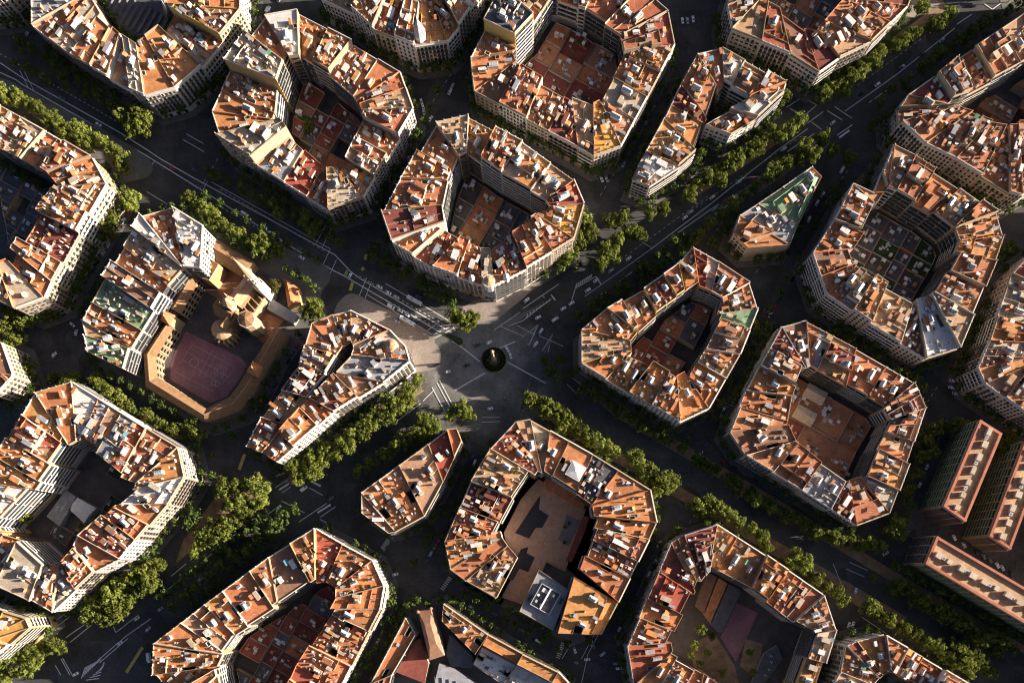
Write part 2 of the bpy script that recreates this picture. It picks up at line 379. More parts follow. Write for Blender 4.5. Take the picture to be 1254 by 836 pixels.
def house(block, O0, O1, I1, I0, h, ov, rnd, base, corner=False, bname=''):
    """one apartment house: quad in world XY, street edge O0-O1, court edge I0-I1"""
    a = (O1 - O0)
    if a.length < 1: a = (I1 - I0)
    a = a.normalized(); bi = Vector((-a[1], a[0]))
    if bi.dot((I0 + I1) / 2 - (O0 + O1) / 2) < 0: bi = -bi
    cen = (O0 + O1 + I0 + I1) / 4
    # leave a 5 cm joint to the neighbours
    def ins(p): return p + (cen - p).normalized() * 0.05
    q = [ins(O0), ins(O1), ins(I1), ins(I0)]
    if (I1 - I0).length < 0.6: q = [q[0], q[1], ins((I0 + I1) / 2)]
    st = dict(roof=pick(base.get('roof', ROOFPAL), rnd), wall=pick(base.get('wall', WALLPAL), rnd), floor=rnd.choice([3.1, 3.3, 3.5]), bay=rnd.choice([2.8, 3.2, 3.7]), win=rnd.choice([0, 0, 1, 2, 2, 3]),
              balcony=rnd.choice(['full', 'some', 'some', 'none']), rail=rnd.choice(['iron', 'iron', 'trim_white', 'metal_grey']), fancy=rnd.random() < .45, attic=rnd.random() < .33, trim=rnd.choice(['trim_white', 'trim_white', 'wall_cream']),
              huts=None, clutter=1.0, feature=None)
    st.update(base.get('style', {})); st.update(ov)
    h = h + st.get('dh', rnd.choice([-3, -1.5, 0, 0, 0.6, 1.2, 3, 3.6]) if not corner else rnd.choice([0, 0.8, 1.5]))
    o = Vector((cen[0], cen[1]))
    kindname = 'corner_house' if corner else 'apartment_house'
    e = empty(kindname, o[0], o[1])
    L = lambda p: (p[0] - o[0], p[1] - o[1])
    ql = [Vector(L(p)) for p in q]
    wb = MB(); wb.prism(ql, 0, h, st['wall'], top=False); wb.build('wall', e)
    w = (O1 - O0).length; dep = abs(((I0 + I1) / 2 - (O0 + O1) / 2).dot(bi))
    shafts = set(); Lv = None
    UU = [0, rnd.uniform(.15, .2), rnd.uniform(.44, .56), rnd.uniform(.8, .85), 1]; VV = [0, rnd.uniform(.18, .28), rnd.uniform(.4, .46), rnd.uniform(.6, .7), 1]
    stepped = len(ql) == 4 and w > 9 and dep > 10 and (I1 - I0).length > 7 and st['clutter'] > .3
    if stepped:
        def Q(u, v): return (ql[0] * (1 - u) + ql[1] * u) * (1 - v) + (ql[3] * (1 - u) + ql[2] * u) * v
        Lv = [[h] * 4 for _ in range(4)]; Cv = [[st['roof']] * 4 for _ in range(4)]
        t = rnd.random() if st['attic'] is not False else .1; d_ = rnd.choice([1.5, 2.6, 2.9, 3.2]); c2 = pick(base.get('roof', ROOFPAL), rnd) if rnd.random() < .5 else st['roof']
        def raise_(cells):
            for i_, j_ in cells: Lv[i_][j_] = h + d_; Cv[i_][j_] = c2
        if t < .2: pass
        elif t < .40: raise_([(i_, j_) for i_ in range(4) for j_ in (1, 2, 3)])
        elif t < .52:
            k = rnd.choice([(0, 1), (2, 3)]); raise_([(i_, j_) for i_ in k for j_ in (1, 2, 3)])
        elif t < .74: raise_([(i_, j_) for i_ in range(4) for j_ in (1, 2)])
        elif t < .88: raise_([(i_, j_) for i_ in rnd.choice([(1, 2), (0, 1, 2), (1, 2, 3)]) for j_ in rnd.choice([(1, 2), (2, 3)])])
        else:
            for k in ((0, 1), (2, 3)):
                for j_ in (1, 2, 3):
                    if rnd.random() < .45:
                        for i_ in k: Lv[i_][j_] = h + d_; Cv[i_][j_] = c2
        if rnd.random() < .28:
            c3 = pick(base.get('roof', ROOFPAL), rnd); k = rnd.choice([(0, 1), (2, 3)])
            for i_ in k:
                for j_ in range(4): Cv[i_][j_] = c3
        for c_ in ((0, 2), (3, 2)):
            if rnd.random() < .62: shafts.add(c_); Lv[c_[0]][c_[1]] = h - 9; Cv[c_[0]][c_[1]] = 'roof_dark'
        rb = MB(); edges = []
        for i_ in range(4):
            for j_ in range(4):
                z_ = Lv[i_][j_]; c4 = [Q(UU[i_], VV[j_]), Q(UU[i_ + 1], VV[j_]), Q(UU[i_ + 1], VV[j_ + 1]), Q(UU[i_], VV[j_ + 1])]
                ccw = (c4[1] - c4[0]).cross(c4[3] - c4[0]) > 0
                rb.add([(*p, z_) for p in c4], [(0, 1, 2, 3) if ccw else (3, 2, 1, 0)], Cv[i_][j_])
                for (n_, p, r_) in (((i_ + 1, j_), c4[1], c4[2]), ((i_, j_ + 1), c4[3], c4[2])):
                    zn = Lv[n_[0]][n_[1]] if n_[0] < 4 and n_[1] < 4 else min(z_, h)
                    if zn != z_: rb.add([(*p, min(z_, zn)), (*r_, min(z_, zn)), (*r_, max(z_, zn)), (*p, max(z_, zn))], [(0, 1, 2, 3)], st['wall']); edges.append((p, r_, max(z_, zn), sum(c4, Vector((0, 0))) / 4, z_ > zn))
                for (c_, p, r_) in ((i_ == 0, c4[0], c4[3]), (j_ == 0, c4[0], c4[1])):
                    if c_ and z_ > h: rb.add([(*p, h), (*r_, h), (*r_, z_), (*p, z_)], [(0, 1, 2, 3)], st['wall']); edges.append((p, r_, z_, sum(c4, Vector((0, 0))) / 4, True))
        rb.build('roof', e)
    else:
        rb = MB(); rb.prism([p * .999 for p in ql], h - .25, h, st['roof']); rb.build('roof', e)
    # parapets
    pb = MB(); n = len(ql)
    pt = rnd.choice(['trim_white', 'wall_cream', 'wall_tan', 'trim_terra', 'trim_terra', st['wall']])
    for i in range(n):
        p, r_ = ql[i], ql[(i + 1) % n]; d = r_ - p
        if d.length < 1: continue
        u = d.normalized(); nn = Vector((-u[1], u[0]))
        if nn.dot(-(p + r_) / 2) < 0: nn = -nn
        ph = 1.0 if i == 0 else rnd.choice([.6, .8, .9, 1.1, 1.3, 1.9])
        pb.seg(p + nn * .17 + u * .18, r_ + nn * .17 - u * .18, .32, h, h + ph, pt if i else st['trim'])
    if stepped:
        for (p, r_, z_, c_, own) in edges:
            d = r_ - p
            if d.length < 1.2: continue
            u = d.normalized(); nn = Vector((-u[1], u[0])); nn = nn if (nn.dot(c_ - p) > 0) == own else -nn
            pb.seg(p + nn * .16 + u * .02, r_ + nn * .16 - u * .02, .28, z_, z_ + rnd.choice([.35, .5, .9]), pt)
        if rnd.random() < .45:
            for j_ in range(4):
                if Lv[1][j_] == Lv[2][j_]: pb.seg(Q(UU[2], VV[j_] + .01), Q(UU[2], VV[j_ + 1] - .01), .24, Lv[1][j_], Lv[1][j_] + rnd.choice([.5, .8, 1.4]), pt)
        for k in ((0, 1), (2, 3)):
            for j_ in (0, 1, 2):
                if Lv[k[0]][j_] == Lv[k[1]][j_] == Lv[k[0]][j_ + 1] == Lv[k[1]][j_ + 1] and rnd.random() < .35: pb.seg(Q(UU[k[0]] + .02, VV[j_ + 1]), Q(UU[k[1] + 1] - .02, VV[j_ + 1]), .24, Lv[k[0]][j_], Lv[k[0]][j_] + rnd.choice([.7, 1.2, 2.2]), pt)
    pb.build('parapet', e)
    if (O1 - O0).length > 2:
        cb = MB(); nn = -bi
        p, r_ = Vector(L(O0)), Vector(L(O1)); u = (r_ - p).normalized()
        cb.seg(p - bi * .3 + u * .1, r_ - bi * .3 - u * .1, .7, h - .45, h - .02, st['trim'])
        if st['fancy']:
            k = max(2, int(w / 5))
            for i in range(k + 1):
                cc = p + (r_ - p) * ((i + .05) / (k + .1)) + bi * .2
                cb.box(cc, u, .7, .55, h + 1.0, h + 1.75, st['trim'])
        cb.build('cornice', e)
    # facades
    facade(e, o, O0, O1, -bi, h, st, False, rnd)
    if (I1 - I0).length > 3: facade(e, o, I0, I1, bi, h, st, True, rnd)
    for (p, r_) in ((O0, I0), (O1, I1)):       # end walls of a free-standing row
        if ov.get('ends'):
            d = r_ - p; nn = Vector((-d[1], d[0])).normalized()
            if nn.dot((p + r_) / 2 - cen) < 0: nn = -nn
            facade(e, o, p, r_, nn, h, st, False, rnd)
    # roof things
    ang = math.atan2(a[1], a[0])
    if not inframe(o, h, 40): return e, st, h
    def P(u, v):
        return Vector(L((O0 * (1 - u) + O1 * u) * (1 - v) + (I0 * (1 - u) + I1 * u) * v))
    wv = lambda v: ((O1 - O0) * (1 - v) + (I1 - I0) * v).length
    z = h
    taken = []
    def free(x, y, r):
        return all((x - tx) ** 2 + (y - ty) ** 2 > (r + tr) ** 2 for tx, ty, tr in taken)
    if w > 8 and dep > 9 and st['clutter'] > 0:
        def zat(u, v):
            if not stepped: return h
            i_ = next(k for k in range(4) if u <= UU[k + 1] or k == 3); j_ = next(k for k in range(4) if v <= VV[k + 1] or k == 3)
            return Lv[i_][j_]
        nh = st['huts'] if st['huts'] is not None else max(1, int(round(wv(.5) / 11)))
        for i in range(nh):
            u = (i + .5) / nh + rnd.uniform(-.06, .06); v = rnd.uniform(.42, .62)
            c = P(u, v); la = rnd.uniform(2.6, 3.6); lb = min(rnd.uniform(4, 8), dep * .45); hh = rnd.uniform(2.3, 3.0)
            m = rnd.choice(['wall_white', 'wall_white', 'wall_cream', 'trim_white', 'wall_grey', 'trim_terra', st['wall']])
            zz = zat(u, v) + .02
            if zz < h: continue
            sh = put('stairhouse', e, c[0], c[1], zz, ang, la, lb, hh, m, rnd.choice(['roof_white', 'roof_white', 'roof_beige', 'roof_grey', st['roof'], st['roof']]))
            if rnd.random() < .7:
                put('skylight', sh, 0, rnd.uniform(-.1, .1) * lb, hh + .18, 0, la * .75, lb * rnd.uniform(.55, .85), 1)
            taken.append((c[0], c[1], max(la, lb) * .5))
            if rnd.random() < .5:
                sgn = rnd.choice([-1, 1]); sx = rnd.uniform(2.2, 3.4); sy = rnd.uniform(2.2, 4.5)
                c2 = c + a * sgn * (la / 2 + sx / 2 + .05) + bi * rnd.uniform(-.3, .3) * lb
                put('shed', e, c2[0], c2[1], zz, ang + rnd.choice([0, math.pi / 2, math.pi]), sx, sx if rnd.random() < .3 else sy if False else sx * 1.1, rnd.uniform(1.8, 2.3), rnd.choice(['wall_white', 'wall_cream', 'trim_terra', 'wall_ochre']), rnd.choice(['roof_orange', 'roof_terracotta', 'roof_tan', 'roof_grey', 'roof_beige']))
                taken.append((c2[0], c2[1], 2))
        for u in ((.1, .9) if wv(.5) > 11 else (.12,)):
            if not stepped and rnd.random() < .55:
                v = rnd.uniform(.35, .75); c = P(u, v)
                la = rnd.uniform(2.2, 3.2); lb = rnd.uniform(3, 5)
                if free(c[0], c[1], 1.5):
                    put('light_well', e, c[0], c[1], zat(u, v) + .02, ang, la, lb, rnd.uniform(.9, 1.5), pt if pt != 'trim_terra' else 'wall_cream'); taken.append((c[0], c[1], 2.2))
        k = int(wv(.5) * dep / 24 * st['clutter'] * rnd.choice([.2, .35, .5, .8, 1.1, 1.5]))
        kinds = ['chimney'] * 6 + ['air_conditioner'] * 3 + ['shed'] * 3 + ['water_tank'] + ['pergola'] + ['antenna'] * 3 + ['planter'] * 2 + ['store_room'] * 4 + ['roof_hatch'] * 2
        for i in range(k):
            for _ in range(6):
                u, v = rnd.uniform(.08, .92), rnd.uniform(.08, .92); c = P(u, v)
                if wv(v) < 4: continue
                if zat(u, v) >= h and free(c[0], c[1], 1.1): break
            else: continue
            kd = rnd.choice(kinds); zz = zat(u, v) + .055
            aa = ang + rnd.choice([0, math.pi / 2])
            if kd == 'chimney': put(kd, e, c[0], c[1], zz, aa, rnd.uniform(.8, 1.6), rnd.uniform(.6, .9), rnd.uniform(1.4, 2.6), rnd.choice(['trim_terra', 'wall_white', 'wall_cream']), 'trim_white')
            elif kd == 'air_conditioner': put(kd, e, c[0], c[1], zz, aa, rnd.uniform(1.1, 1.8), rnd.uniform(.8, 1.2), rnd.uniform(.8, 1.2))
            elif kd == 'shed': put(kd, e, c[0], c[1], zz, ang + rnd.choice([0, 1, 2, 3]) * math.pi / 2, rnd.uniform(1.8, 3.4), rnd.uniform(1.8, 2.8), rnd.uniform(1.6, 2.2), rnd.choice(['wall_white', 'wall_white', 'wall_cream', 'trim_terra']), rnd.choice(['roof_orange', 'roof_terracotta', 'roof_tan', 'roof_white', 'roof_grey', 'roof_beige']))
            elif kd == 'store_room': put(kd, e, c[0], c[1], zz, ang + math.pi / 2, rnd.uniform(3, 6), rnd.uniform(1.4, 2.1), rnd.uniform(1.8, 2.3), rnd.choice(['wall_cream', 'wall_tan', 'trim_terra', st['wall'], 'wall_white']), rnd.choice(['roof_terracotta', 'roof_orange', st['roof'], 'roof_beige', 'roof_grey', 'roof_white']))
            elif kd == 'roof_hatch': put(kd, e, c[0], c[1], zz, aa, rnd.uniform(1.2, 2.4), rnd.uniform(1.2, 2.4), rnd.uniform(.5, 1.0), 'wall_grey', rnd.choice(['roof_dark', 'skylight_glass', 'roof_white']))
            elif kd == 'water_tank': put(kd, e, c[0], c[1], zz, 0, rnd.uniform(1.2, 2), 1, rnd.uniform(1.2, 1.8))
            elif kd == 'pergola': put(kd, e, c[0], c[1], zz, aa, rnd.uniform(2.6, 4.5), rnd.uniform(2.2, 3.4), 2.3, rnd.choice(['roof_white', 'roof_beige', 'roof_orange', 'roof_tan', 'metal_grey', 'roof_grey', 'roof_beige', rnd.choice(['awning_green', 'awning_blue', 'awning_orange'])]))
            elif kd == 'antenna': put(kd, e, c[0], c[1], zz, rnd.uniform(0, 3), 1, 1, rnd.uniform(3, 5))
            else: put(kd, e, c[0], c[1], zz, aa, rnd.uniform(1.5, 4), .8, rnd.uniform(.5, 1.0))
            taken.append((c[0], c[1], 1.4))
    return e, st, h

def lots(front, back, closed, n_edges, wid):
    """split a strip into lots; yields (O0, O1, I1, I0, edge index, corner)"""
    out = []
    m = len(front)
    for i in range(m if closed else m - 1):
        j = (i + 1) % m
        fo0, fo1, bi0, bi1 = front[i], front[j], back[i], back[j]
        ln = max((fo1 - fo0).length, (bi1 - bi0).length)
        lf = (fo1 - fo0).length
        k = n_edges.get(i) or max(1, round(lf / wid))
        cuts = [0.0]
        for t in range(1, k): cuts.append((t + R.uniform(-.18, .18)) / k)
        cuts.append(1.0)
        for t in range(k):
            s0, s1 = cuts[t], cuts[t + 1]
            lp = lambda A, B, s: A + (B - A) * s
            def bk(s):
                if s <= 0 or s >= 1: return lp(bi0, bi1, s)
                ub = bi1 - bi0; uf = (fo1 - fo0)
                if ub.length < 3 or uf.length < 3: return lp(bi0, bi1, s)
                F = lp(fo0, fo1, s); den = ub.dot(uf)
                if abs(den) < .2 * ub.length * uf.length: return lp(bi0, bi1, s)
                s2 = (F - bi0).dot(uf) / den
                return lp(bi0, bi1, min(1 - .12 * (1 - s), max(.12 * s, s2 * .85 + s * .15)))
            out.append((lp(fo0, fo1, s0), lp(fo0, fo1, s1), bk(s1), bk(s0), i, (k == 1 and (bi1 - bi0).length < lf * .55 and lf < 32)))
    return out

def inside(p, poly):
    c = False; n = len(poly)
    for i in range(n):
        x0, y0 = poly[i]; x1, y1 = poly[(i + 1) % n]
        if (y0 > p[1]) != (y1 > p[1]) and p[0] < (x1 - x0) * (p[1] - y0) / (y1 - y0) + x0: c = not c
    return c

ROWS = {}
def feature_of(st, e):
    kinds = [c.name.split('.')[0] for c in e.children]
    if st.get('feature'): return st['feature']
    for k, t in (('skylight', 'skylight'), ('planter', 'planters'), ('pergola', 'pergola'), ('water_tank', 'tank')):
        if k in kinds: return t
    if 'stairhouse' in kinds: return 'hut'
    return 'terrace'

def strip(bname, front_px, back_px, h, closed=True, base=None, over=(), n_edges=None, wid=19.0, jit=True, depthjit=.16):
    base = base or {}
    rnd = random.Random(bname)
    front = [W(x, y, h) for x, y in front_px]; back = [W(x, y, h) for x, y in back_px]
    for (O0, O1, I1, I0, ei, corner) in lots(front, back, closed, n_edges or {}, wid):
        if not any((-90 < x < IW + 190 and -120 < y < IH + 70) for x, y in (PX(p, h) for p in (O0, O1, I0, I1))): continue
        poly = [PX(p, h) for p in (O0, O1, I1, I0)]
        ov = {}
        for (x, y, d) in over:
            if inside((x, y), poly): ov.update(d)
        if jit and not corner and not ov.get('nojit'):
            f = 1 - rnd.uniform(0, depthjit)
            I1 = O1 + (I1 - O1) * f; I0 = O0 + (I0 - O0) * f
        e, st, hh = house(bname, O0, O1, I1, I0, h, ov, rnd, base, corner, bname)
        n = (O1 - O0); n = Vector((n[1], -n[0])); c = (O0 + O1 + I0 + I1) / 4
        if n.dot((O0 + O1) / 2 - (I0 + I1) / 2) < 0: n = -n
        sd = side_name(n)
        HOUSES.append([e, bname, sd, PX((O0 + O1) / 2, h), st, corner])
        # every house stands on its block's pavement
    return front, back

def offset_poly(poly, d):
    n = len(poly)
    a = sum(poly[i][0] * poly[(i + 1) % n][1] - poly[(i + 1) % n][0] * poly[i][1] for i in range(n))
    if a < 0: poly = poly[::-1]
    out = []
    for i in range(n):
        p0, p1, p2 = poly[i - 1], poly[i], poly[(i + 1) % n]
        e1 = (p1 - p0).normalized(); e2 = (p2 - p1).normalized()
        n1 = Vector((e1[1], -e1[0])); n2 = Vector((e2[1], -e2[0]))
        b = n1 + n2
        if b.length < .2: b = n1
        b.normalize()
        out.append(p1 + b * d / max(.5, b.dot(n1)))
    return out
KERBS = []; HULLS = []
def pavement(poly, m='pavement', z=0.13, name='pavement'):
    KERBS.append(offset_poly(poly, -1.3)); HULLS.append(offset_poly(poly, -3.6))
    b = MB(); b.prism(poly, 0.0 if z > .05 else z - .003, z, m)
    return structure(b.build(name))

# clip a polygon to the half plane  n.p <= d
def clip(poly, n, d):
    out = []
    for i in range(len(poly)):
        p, q = poly[i], poly[(i + 1) % len(poly)]
        a, b = n.dot(p) - d, n.dot(q) - d
        if a <= 0: out.append(p)
        if (a < 0 < b) or (b < 0 < a): out.append(p + (q - p) * (a / (a - b)))
    return out
def area(poly):
    n = len(poly); return abs(sum(poly[i][0] * poly[(i + 1) % n][1] - poly[(i + 1) % n][0] * poly[i][1] for i in range(n))) / 2
COURT_ITEMS = []
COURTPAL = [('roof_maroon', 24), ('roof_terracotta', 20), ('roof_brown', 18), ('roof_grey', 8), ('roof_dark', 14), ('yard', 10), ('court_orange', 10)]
def court(bname, poly, pal=None, cell=13.0, fill=.88, ground='yard', hmin=3.5, hmax=6.5, shrink=2.5, ax=None):
    rnd = random.Random(bname + 'court')
    U = ax or Vector((.874, -.486)).normalized(); V = Vector((-U[1], U[0]))
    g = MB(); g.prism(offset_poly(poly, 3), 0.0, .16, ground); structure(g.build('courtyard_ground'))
    inner = offset_poly(poly, -shrink)
    us = [U.dot(p) for p in inner]; vs = [V.dot(p) for p in inner]
    def cuts(lo, hi):
        k = max(1, round((hi - lo) / cell)); c = [lo + (hi - lo) * (i + (rnd.uniform(-.2, .2) if 0 < i < k else 0)) / k for i in range(k + 1)]
        return c
    cu = cuts(min(us), max(us))
    for i in range(len(cu) - 1):
        cv = cuts(min(vs), max(vs))
        for j in range(len(cv) - 1):
            q = inner
            q = clip(q, U, cu[i + 1] - .1); q = clip(q, -U, -cu[i] - .1) if q else q
            q = clip(q, V, cv[j + 1] - .1) if q else q; q = clip(q, -V, -cv[j] - .1) if q else q
            if not q or len(q) < 3 or area(q) < 30: continue
            cen = sum(q, Vector((0, 0))) / len(q)
            if not inframe(cen, 4, 5) or rnd.random() > fill: continue
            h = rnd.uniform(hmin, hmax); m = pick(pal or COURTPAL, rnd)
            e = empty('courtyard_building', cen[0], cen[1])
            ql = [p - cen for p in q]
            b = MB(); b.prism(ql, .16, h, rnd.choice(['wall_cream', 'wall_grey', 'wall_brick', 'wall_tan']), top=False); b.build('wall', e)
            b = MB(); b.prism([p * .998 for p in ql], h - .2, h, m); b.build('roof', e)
            b = MB()
            for k in range(len(ql)):
                p, r_ = ql[k], ql[(k + 1) % len(ql)]
                if (r_ - p).length < 1: continue
                u = (r_ - p).normalized(); nn = Vector((-u[1], u[0])); nn = nn if nn.dot(-(p + r_) / 2) > 0 else -nn
                b.seg(p + nn * .13 + u * .14, r_ + nn * .13 - u * .14, .24, h, h + rnd.choice([.5, .9, 1.3]), rnd.choice(['wall_cream', 'trim_terra', 'wall_grey']))
            b.build('parapet', e)
            ang = math.atan2(U[1], U[0]); r0 = math.sqrt(area(q)) * .3
            for k in range(int(area(q) / 26)):
                x, y = rnd.uniform(-r0, r0), rnd.uniform(-r0, r0)
                kd = rnd.choice(['skylight', 'air_conditioner', 'shed', 'planter', 'chimney', 'pergola'])
                if kd == 'skylight': put(kd, e, x, y, h + .01, ang + rnd.choice([0, 1.571]), 1.6, rnd.uniform(2, 4.5), 1)
                elif kd == 'shed': put(kd, e, x, y, h + .01, ang, 2.2, 2.0, 1.6, 'wall_cream', rnd.choice(['roof_terracotta', 'roof_grey', 'roof_white']))
                elif kd == 'air_conditioner': put(kd, e, x, y, h + .01, ang, 1.4, 1.0, .9)
                elif kd == 'planter': put(kd, e, x, y, h + .01, ang, 2.5, .8, .7)
                elif kd == 'chimney': put(kd, e, x, y, h + .01, ang, .9, .7, 1.2, 'wall_cream', 'trim_terra')
                else: put(kd, e, x, y, h + .01, ang, 3, 2.4, 2.2, rnd.choice(['roof_white', 'roof_beige', 'metal_grey']))
            COURT_ITEMS.append([e, bname, PX(cen, h), m])
# ------------------------------------------------------------------ the blocks (outlines in photo pixels at roof height)
def block(bname, front, back, h, closed=True, base=None, over=(), n_edges=None, wid=19.0, pave=4.5, yard=True, court_kw=None, **kw):
    f, b = strip(bname, front, back, h, closed, base, over, n_edges, wid, **kw)
    if pave and closed: pavement(offset_poly(f, pave))
    elif pave: pavement(offset_poly(f + b[::-1], pave))
    if yard: court(bname, b, **(court_kw or {}))
    return f, b
ORANGE = [('roof_orange', 42), ('roof_terracotta', 30), ('roof_tan', 11), ('roof_red', 4), ('roof_maroon', 3), ('roof_beige', 4), ('roof_brown', 6)]
MIXED = ROOFPAL
PALE = [('roof_orange', 28), ('roof_terracotta', 24), ('roof_tan', 14), ('roof_beige', 10), ('roof_grey', 5), ('roof_white', 4), ('roof_red', 8), ('roof_brown', 7)]
BROWN = [('roof_terracotta', 36), ('roof_tan', 20), ('roof_brown', 14), ('roof_orange', 18), ('roof_beige', 8), ('roof_maroon', 6)]

# A: block with the dark corrugated hall
f, b = block('corrugated hall block', [(39,-30),(40,32),(87,68),(160,110),(178,118),(214,108),(246,80),(297,17),(297,-25)],
      [(75,-30),(112,-8),(125,15),(150,40),(168,52),(178,45),(195,32),(205,10),(200,-25)], 23, closed=False, yard=False,
      base=dict(roof=PALE), over=[(195,105,dict(wall='wall_white', roof='roof_orange', dh=0)), (238,25,dict(roof='roof_brown', wall='wall_yellow'))])
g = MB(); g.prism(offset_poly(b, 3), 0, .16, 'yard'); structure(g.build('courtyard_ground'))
block('top-left corner block', [(-60,6),(4,-4),(24,-22),(40,-60)], [(-60,-40),(-14,-40),(-4,-50),(8,-70)], 24, closed=False, yard=False, base=dict(wall=[('wall_tan', 1)]))
# B: block with the two tall pale houses and the green court
block('green court block', [(328,28),(368,21),(432,54),(490,89),(507,137),(445,242),(402,256),(315,203),(273,177),(260,137),(283,88)],
      [(358,78),(370,76),(400,95),(436,126),(442,140),(412,205),(400,206),(358,168),(350,158),(343,148),(346,112)], 22,
      base=dict(roof=ORANGE), over=[(318,168,dict(wall='wall_cream', roof='roof_beige', dh=11, attic=False, win=3, balcony='none', nojit=True)),
      (322,95,dict(wall='wall_ochre', roof='roof_beige', dh=11, attic=False)), (345,50,dict(roof='roof_white', dh=6)), (340,195,dict(dh=0, roof='roof_grey'))],
      court_kw=dict(pal=[('roof_maroon', 40), ('roof_brown', 25), ('roof_terracotta', 20), ('roof_dark', 15)]))
# C: block with the spire at its corner
block('spire corner block', [(392,-5),(432,14),(458,38),(484,48),(508,58),(548,52),(562,35),(592,-10)],
      [(420,-40),(455,-25),(480,-15),(500,-5),(515,0),(528,-5),(535,-15),(555,-45)], 24, closed=False, base=dict(roof=ORANGE, wall=[('wall_cream', 40), ('wall_white', 40), ('wall_ochre', 20)]),
      over=[(530,45,dict(roof='roof_orange', fancy=True, attic=False, huts=0))], n_edges={4: 1}, yard=False)
# D: block with the yellow tower
block('yellow tower block', [(577,77),(581,114),(645,148),(708,181),(727,192),(760,180),(792,120),(826,55),(818,15),(785,-14),(740,-35),(650,-35),(615,5)],
      [(628,68),(632,78),(665,98),(700,118),(726,128),(734,124),(750,95),(764,66),(760,45),(740,32),(715,15),(680,0),(655,40)], 21,
      base=dict(roof=ORANGE, wall=[('wall_cream', 50), ('wall_white', 20), ('wall_tan', 20), ('wall_ochre', 10)]),
      over=[(636,38,dict(wall='wall_yellow', roof='roof_beige', dh=14, attic=False, win=3)), (690,150,dict(roof='roof_maroon')), (735,170,dict(roof='roof_amber', huts=1, attic=False)),
            (720,60,dict(dh=6)), (600,45,dict(roof='roof_dark'))],
      court_kw=dict(pal=[('roof_terracotta', 30), ('roof_maroon', 30), ('court_orange', 25), ('roof_brown', 15)], cell=19))
# E: block with the white turret corner above the roundabout
block('turret corner block', [(534,151),(574,142),(640,177),(703,222),(715,250),(702,295),(645,330),(605,350),(590,348),(530,327),(482,300),(470,265),(492,222)],
      [(562,192),(572,187),(612,216),(668,247),(673,255),(655,264),(625,282),(600,300),(588,300),(565,289),(546,278),(543,258),(550,225)], 27,
      base=dict(roof=ORANGE, wall=[('wall_white', 50), ('wall_cream', 35), ('wall_ochre', 15)], style=dict(fancy=True)),
      over=[(512,285,dict(wall='wall_white', roof='roof_white', dh=7, attic=False, huts=1)), (540,300,dict(roof='roof_red', attic=False, dh=-2)), (598,330,dict(roof='roof_beige', wall='trim_white', attic=False, dh=0)),
            (625,320,dict(wall='wall_white', dh=0)), (695,275,dict(roof='roof_amber', dh=0, wall='wall_ochre')), (480,285,dict(roof='roof_maroon')), (665,240,dict(roof='roof_tan'))],
      court_kw=dict(pal=[('roof_dark', 60), ('yard', 25), ('roof_terracotta', 15)], cell=17, hmax=5))
# F: wedge beside the boulevard
block('narrow wedge block', [(774,222),(790,190),(812,150),(834,104),(854,67),(884,60),(961,104),(957,118),(925,148),(894,166)],
      [(795,231),(832,207),(853,190),(868,150),(880,112),(886,106),(915,122),(914,126),(888,138),(860,153)], 20, closed=False, yard=False, pave=4.5,
      base=dict(roof=ORANGE), over=[(800,205,dict(roof='roof_white', wall='wall_white', dh=2, ends=True)), (890,150,dict(dh=1, roof='roof_terracotta', ends=True, wall='wall_white')), (915,130,dict(dh=5, roof='roof_white', wall='wall_pink'))])
# G: block with the big dark-red corner roof
block('dark-red corner block', [(890,10),(896,38),(932,52),(968,67),(1003,89),(1027,72),(1065,54),(1110,10),(1130,-45),(1060,-100),(960,-110),(910,-70)],
      [(930,-8),(935,-2),(940,4),(955,12),(983,33),(1000,37),(1006,30),(1032,0),(1050,-30),(1035,-50),(970,-60),(940,-40)], 23,
      base=dict(roof=MIXED, wall=[('wall_cream', 60), ('wall_grey', 20), ('wall_tan', 20)]),
      over=[(985,60,dict(roof='roof_maroon', huts=1, attic=False, dh=0, clutter=.5, wall='wall_white')), (948,30,dict(roof='roof_red')), (1010,62,dict(roof='roof_maroon', huts=1, attic=False, dh=0, clutter=.4)), (1004,60,dict(roof='roof_maroon', huts=1, attic=False, dh=0, clutter=.4))], n_edges={3: 1}, court_kw=dict(pal=[('roof_dark', 60), ('roof_brown', 40)]))
block('block beyond the top edge', [(1262,-38),(1340,-90),(1420,-60)], [(1250,-75),(1330,-130),(1420,-120)], 24, closed=False, yard=False)  # unseen houses, added to cast shade over the top right streets
block('block beyond the lower right edge', [(1300,752),(1300,900)], [(1370,752),(1370,900)], 24, closed=False, yard=False)  # added out of view as a shadow caster for the bottom right ground
block('block beyond the right slab blocks', [(1330,560),(1330,720)], [(1370,560),(1370,720)], 24, closed=False, yard=False)  # unseen row added to shade the ground between the slab blocks
# H: long wedge at the upper right
block('upper-right wedge block', [(1112,117),(1145,94),(1169,74),(1254,18),(1330,-30),(1400,60),(1330,160),(1290,215),(1250,240),(1236,236),(1169,195),(1132,177),(1103,150),(1102,132)],
      [(1160,128),(1165,124),(1185,118),(1254,82),(1310,50),(1320,70),(1280,130),(1262,150),(1245,150),(1235,150),(1215,148),(1190,138),(1172,132),(1162,130)], 24,
      base=dict(roof=BROWN, wall=[('wall_tan', 40), ('wall_cream', 30), ('wall_grey', 30)]))
